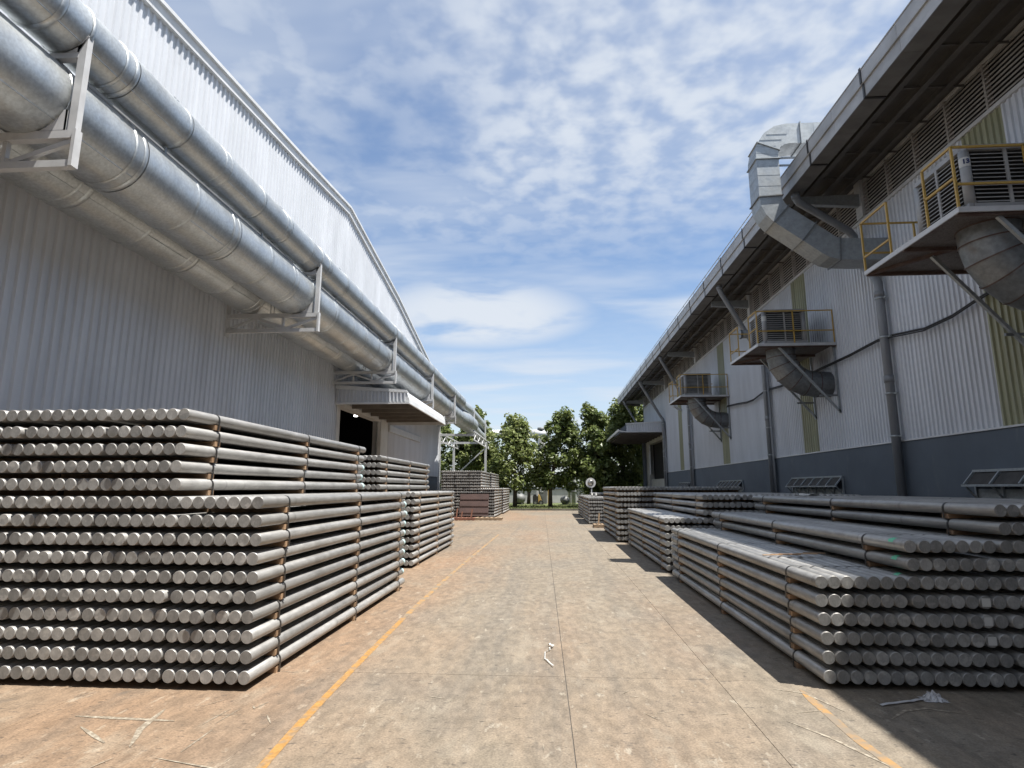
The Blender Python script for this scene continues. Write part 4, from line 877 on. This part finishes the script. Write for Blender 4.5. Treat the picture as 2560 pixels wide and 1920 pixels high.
for x, r, l in ((-3.0, .58, 'rounded grey steel tank beside the trunk of the rounded tree'), (1.25, .45, 'smaller rounded tank at the foot of the upright pipes')):
    t = thing('storage_tank', l, 'tank', (x, 56, 0)); b = MB(); pr = [(0, .15), (.55, .28), (.9, .7), (1, 1.1), (.9, 1.5), (.5, 1.82), (0, 1.95)]; n = 18
    b.tube([(0, 0, z * r) for _, z in pr], [max(.02, a * r) for a, _ in pr], n); b.build('vessel', M['far_grey'], t)
    for a in (.6, 2.2, 3.9, 5.3): b = MB(); b.bar((cos(a) * r * .7, sin(a) * r * .7, 0), (cos(a) * r * .7, sin(a) * r * .7, r * .5), .1); b.build('leg', M['far_grey'], t)
t = thing('forklift', 'small parked forklift with a black body and a yellow mast beyond the lawn', 'forklift', (-1.5, 55.6, 0)); P = PT(t)
b = MB(); b.box(-1.75, -1.25, 55.6, 56.6, .30, .85); b.box(-1.7, -1.4, 55.7, 56.5, .851, 1.0); P.put(b, 'body', M['black'])
b = MB(); b.prism([(-1.24, .2), (-.85, .2), (-1.1, .95), (-1.24, 1.0)], 'y', 55.7, 56.4); P.put(b, 'mast', M['lift_yellow'])
for x, y in ((-1.5, 55.45), (-.98, 55.45)):
    b = MB(); b.tube([(x, y, .24), (x, y + .14, .24)], .24, 16); w_ = P.put(b, 'wheel', M['black']); b = MB(); b.tube([(x, y - .01, .24), (x, y - .001, .24)], .12, 12); P.put(b, 'rim', M['far_grey'], w_)
t = thing('bare_tree', 'bare forked tree trunk in front of the grey wall', 'tree', (-2.2, 57, .0)); b = MB()
b.tube([(0, 0, 0), (.05, 0, 1.0), (-.15, 0, 2.3), (-.5, 0, 3.2)], [.2, .15, .1, .03], 8); b.tube([(.05, 0, 1.0), (.35, 0, 2.2), (.5, 0, 3.1)], [.12, .08, .03], 8); b.build('trunk', M['bark'], t)

# traffic mirror, bottles, pallets, board
t = thing('traffic_mirror', 'round convex traffic mirror on a white post above the far right stacks', 'traffic mirror', (2.15, 31.9, 0)); P = PT(t)
b = MB(); b.tube([(2.15, 31.9, 0), (2.15, 31.9, 1.62)], .035, 10); P.put(b, 'post', M['white_trim'])
b = MB(); b.tube([(2.1, 31.82, 1.87), (2.1, 31.90, 1.87)], [.265, .25], 24); P.put(b, 'rim', M['white_trim'])
b = MB(); b.tube([(2.1, 31.77, 1.87), (2.1, 31.80, 1.87), (2.1, 31.815, 1.87)], [.05, .13, .165], 24); P.put(b, 'mirror_face', M['mirror'])
for x, l in ((1.93, 'left one of two white bottles standing on the far right stack'), (2.12, 'right one of two white bottles standing on the far right stack')):
    t = thing('bottle', l, 'bottle', (x, 28.6, 1.185)); b = MB(); b.tube([(0, 0, 0), (0, 0, .13), (0, 0, .17), (0, 0, .18)], [.05, .05, .02, .02], 12); b.build('body', M['sticker'], t)
    b = MB(); b.tube([(0, 0, .181), (0, 0, .205)], .022, 10); b.build('cap', M['white_trim'], t)
def pallet(x, y, w, d, label, mat, loose=0):
    t = thing('pallet', label, 'pallet', (x, y, 0)); h = .14
    for i in range(3): b = MB(); b.box(0, w, i * (d - .09) / 2, i * (d - .09) / 2 + .09, .02, .02 + .085); b.build('stringer', M[mat], t)
    n = 6
    for i in range(n): b = MB(); xx = i * (w - .12) / (n - 1); b.box(xx, xx + .12, 0, d, .106, .126); b.build('board', M[mat], t)
    for i in (0, 2, 5): b = MB(); xx = i * (w - .12) / (n - 1); b.box(xx, xx + .12, 0, d, .0, .019); b.build('board', M[mat], t)
    if loose:
        for xx, hh in ((.2, .45), (.45, .30), (.95, .42)): b = MB(); b.bar((xx, .3, .127), (xx + .05, .35, .127 + hh), .06); b.build('slat', M[mat], t)
pallet(-5.0, 29.6, 1.15, .9, 'reddish broken pallet with upright slats in front of the brown board', 'red_pallet', 1)
pallet(-3.85, 29.8, 1.35, .9, 'pale wooden pallet at the foot of the far left stack', 'pallet')
pallet(1.72, 24.6, .9, .8, 'small dark pallet leaning near the fourth right stack', 'pallet', 1)
t = thing('board', 'dark reddish brown board leaning against the front of the far left stack', 'board', (-4.0, 31.7, 0)); b = MB()
b.add([(-.95, .0, .13), (.62, .0, .13), (.62, .40, 1.28), (-.95, .40, 1.28), (-.95, .05, .13), (.62, .05, .13), (.62, .45, 1.28), (-.95, .45, 1.28)], [(0, 1, 2, 3), (7, 6, 5, 4), (0, 4, 5, 1), (1, 5, 6, 2), (2, 6, 7, 3), (3, 7, 4, 0)]); b.build('panel', M['brown_board'], t)
for zz in (.25, .6, .95): b = MB(); f = (zz - .13) / 1.15 * .40; b.box(-.93, .60, f - .022, f - .002, zz, zz + .05); b.build('batten', M['brown_board'], t)
# broken wood on the front right stack, scraps on the ground
q = random.Random(3)
t = thing('wood_scrap', 'broken strip of brown wood lying across the top of the nearest right stack', 'wood scrap', (2.5, 6.66, .882)); 
for k in range(6):
    b = MB(); a = -.25 + k * .09; b.bar((a, q.uniform(-.05, .05), .012 + .004 * k), (a + .2, q.uniform(-.08, .06), .014 + .004 * k), .035, .008); b.build('splinter', M['wood'], t)
def scrap(name, label, pts, w, mat, amp=.01):
    b = MB(); t = thing(name, label, 'scrap', (*pts[0], .006)); P0 = Vector((*pts[0], 0)); vs_ = []; n = 0
    V = [Vector((*p, 0)) - P0 for p in pts]; Q = []
    for a, c in zip(V, V[1:]):
        for k in range(4): Q.append(a.lerp(c, k / 4))
    Q.append(V[-1])
    for i, p in enumerate(Q):
        d = (Q[min(i + 1, len(Q) - 1)] - Q[max(i - 1, 0)]).normalized(); nn = Vector((-d.y, d.x, 0)); z = abs(sin(i * 1.3)) * amp
        vs_ += [tuple(p - nn * w / 2 + Vector((0, 0, z))), tuple(p + nn * w / 2 + Vector((0, 0, z + .004)))]
    m_ = len(Q); b.add(vs_ + [(x, y, z + .002) for x, y, z in vs_], [(2 * i, 2 * i + 1, 2 * i + 3, 2 * i + 2) for i in range(m_ - 1)] + [(2 * m_ + 2 * i + 2, 2 * m_ + 2 * i + 3, 2 * m_ + 2 * i + 1, 2 * m_ + 2 * i) for i in range(m_ - 1)])
    b.build('strip', M[mat], t)
scrap('plastic_strip', 'short curled white plastic strip lying beside the long concrete joint', [(-.04, 6.3), (-.03, 6.2), (-.08, 6.12), (-.08, 5.9), (-.0, 5.66)], .009, 'sticker')
scrap('paper_scrap', 'tiny white paper scrap near the curled plastic strip', [(-.05, 6.4), (.0, 6.33), (-.02, 6.28)], .018, 'sticker', .02)
scrap('tape_strip', 'long flat stick on the ground in front of the nearest right stack', [(2.43, 4.87), (2.66, 4.95), (2.86, 5.03)], .022, 'plastic', .006)
t = thing('plastic_bag', 'crumpled clear plastic scrap on the ground at the foot of the nearest right stack', 'plastic bag', (2.90, 5.03, .005)); b = MB(); n, m_ = 10, 10
vs_ = [((i / n - .5) * .17 + q.uniform(-.01, .01), (j / m_ - .5) * .12 + q.uniform(-.01, .01), max(0, .05 * (1 - ((i / n - .5) ** 2 + (j / m_ - .5) ** 2) * 4)) * q.uniform(.3, 1.5)) for i in range(n + 1) for j in range(m_ + 1)]
b.add(vs_, [(i * (m_ + 1) + j, (i + 1) * (m_ + 1) + j, (i + 1) * (m_ + 1) + j + 1, i * (m_ + 1) + j + 1) for i in range(n) for j in range(m_)]); b.build('film', M['plastic'], t)
t = thing('cloth_scrap', 'small white crumpled cloth on the top of the nearest right stack by the wall', 'cloth', (4.0, 9.6, 1.47)); b = MB()
vs_ = [((i / 6 - .5) * .3 + q.uniform(-.02, .02), (j / 6 - .5) * .2 + q.uniform(-.02, .02), q.uniform(.0, .05)) for i in range(7) for j in range(7)]
b.add(vs_, [(i * 7 + j, (i + 1) * 7 + j, (i + 1) * 7 + j + 1, i * 7 + j + 1) for i in range(6) for j in range(6)]); b.build('cloth', M['sticker'], t)
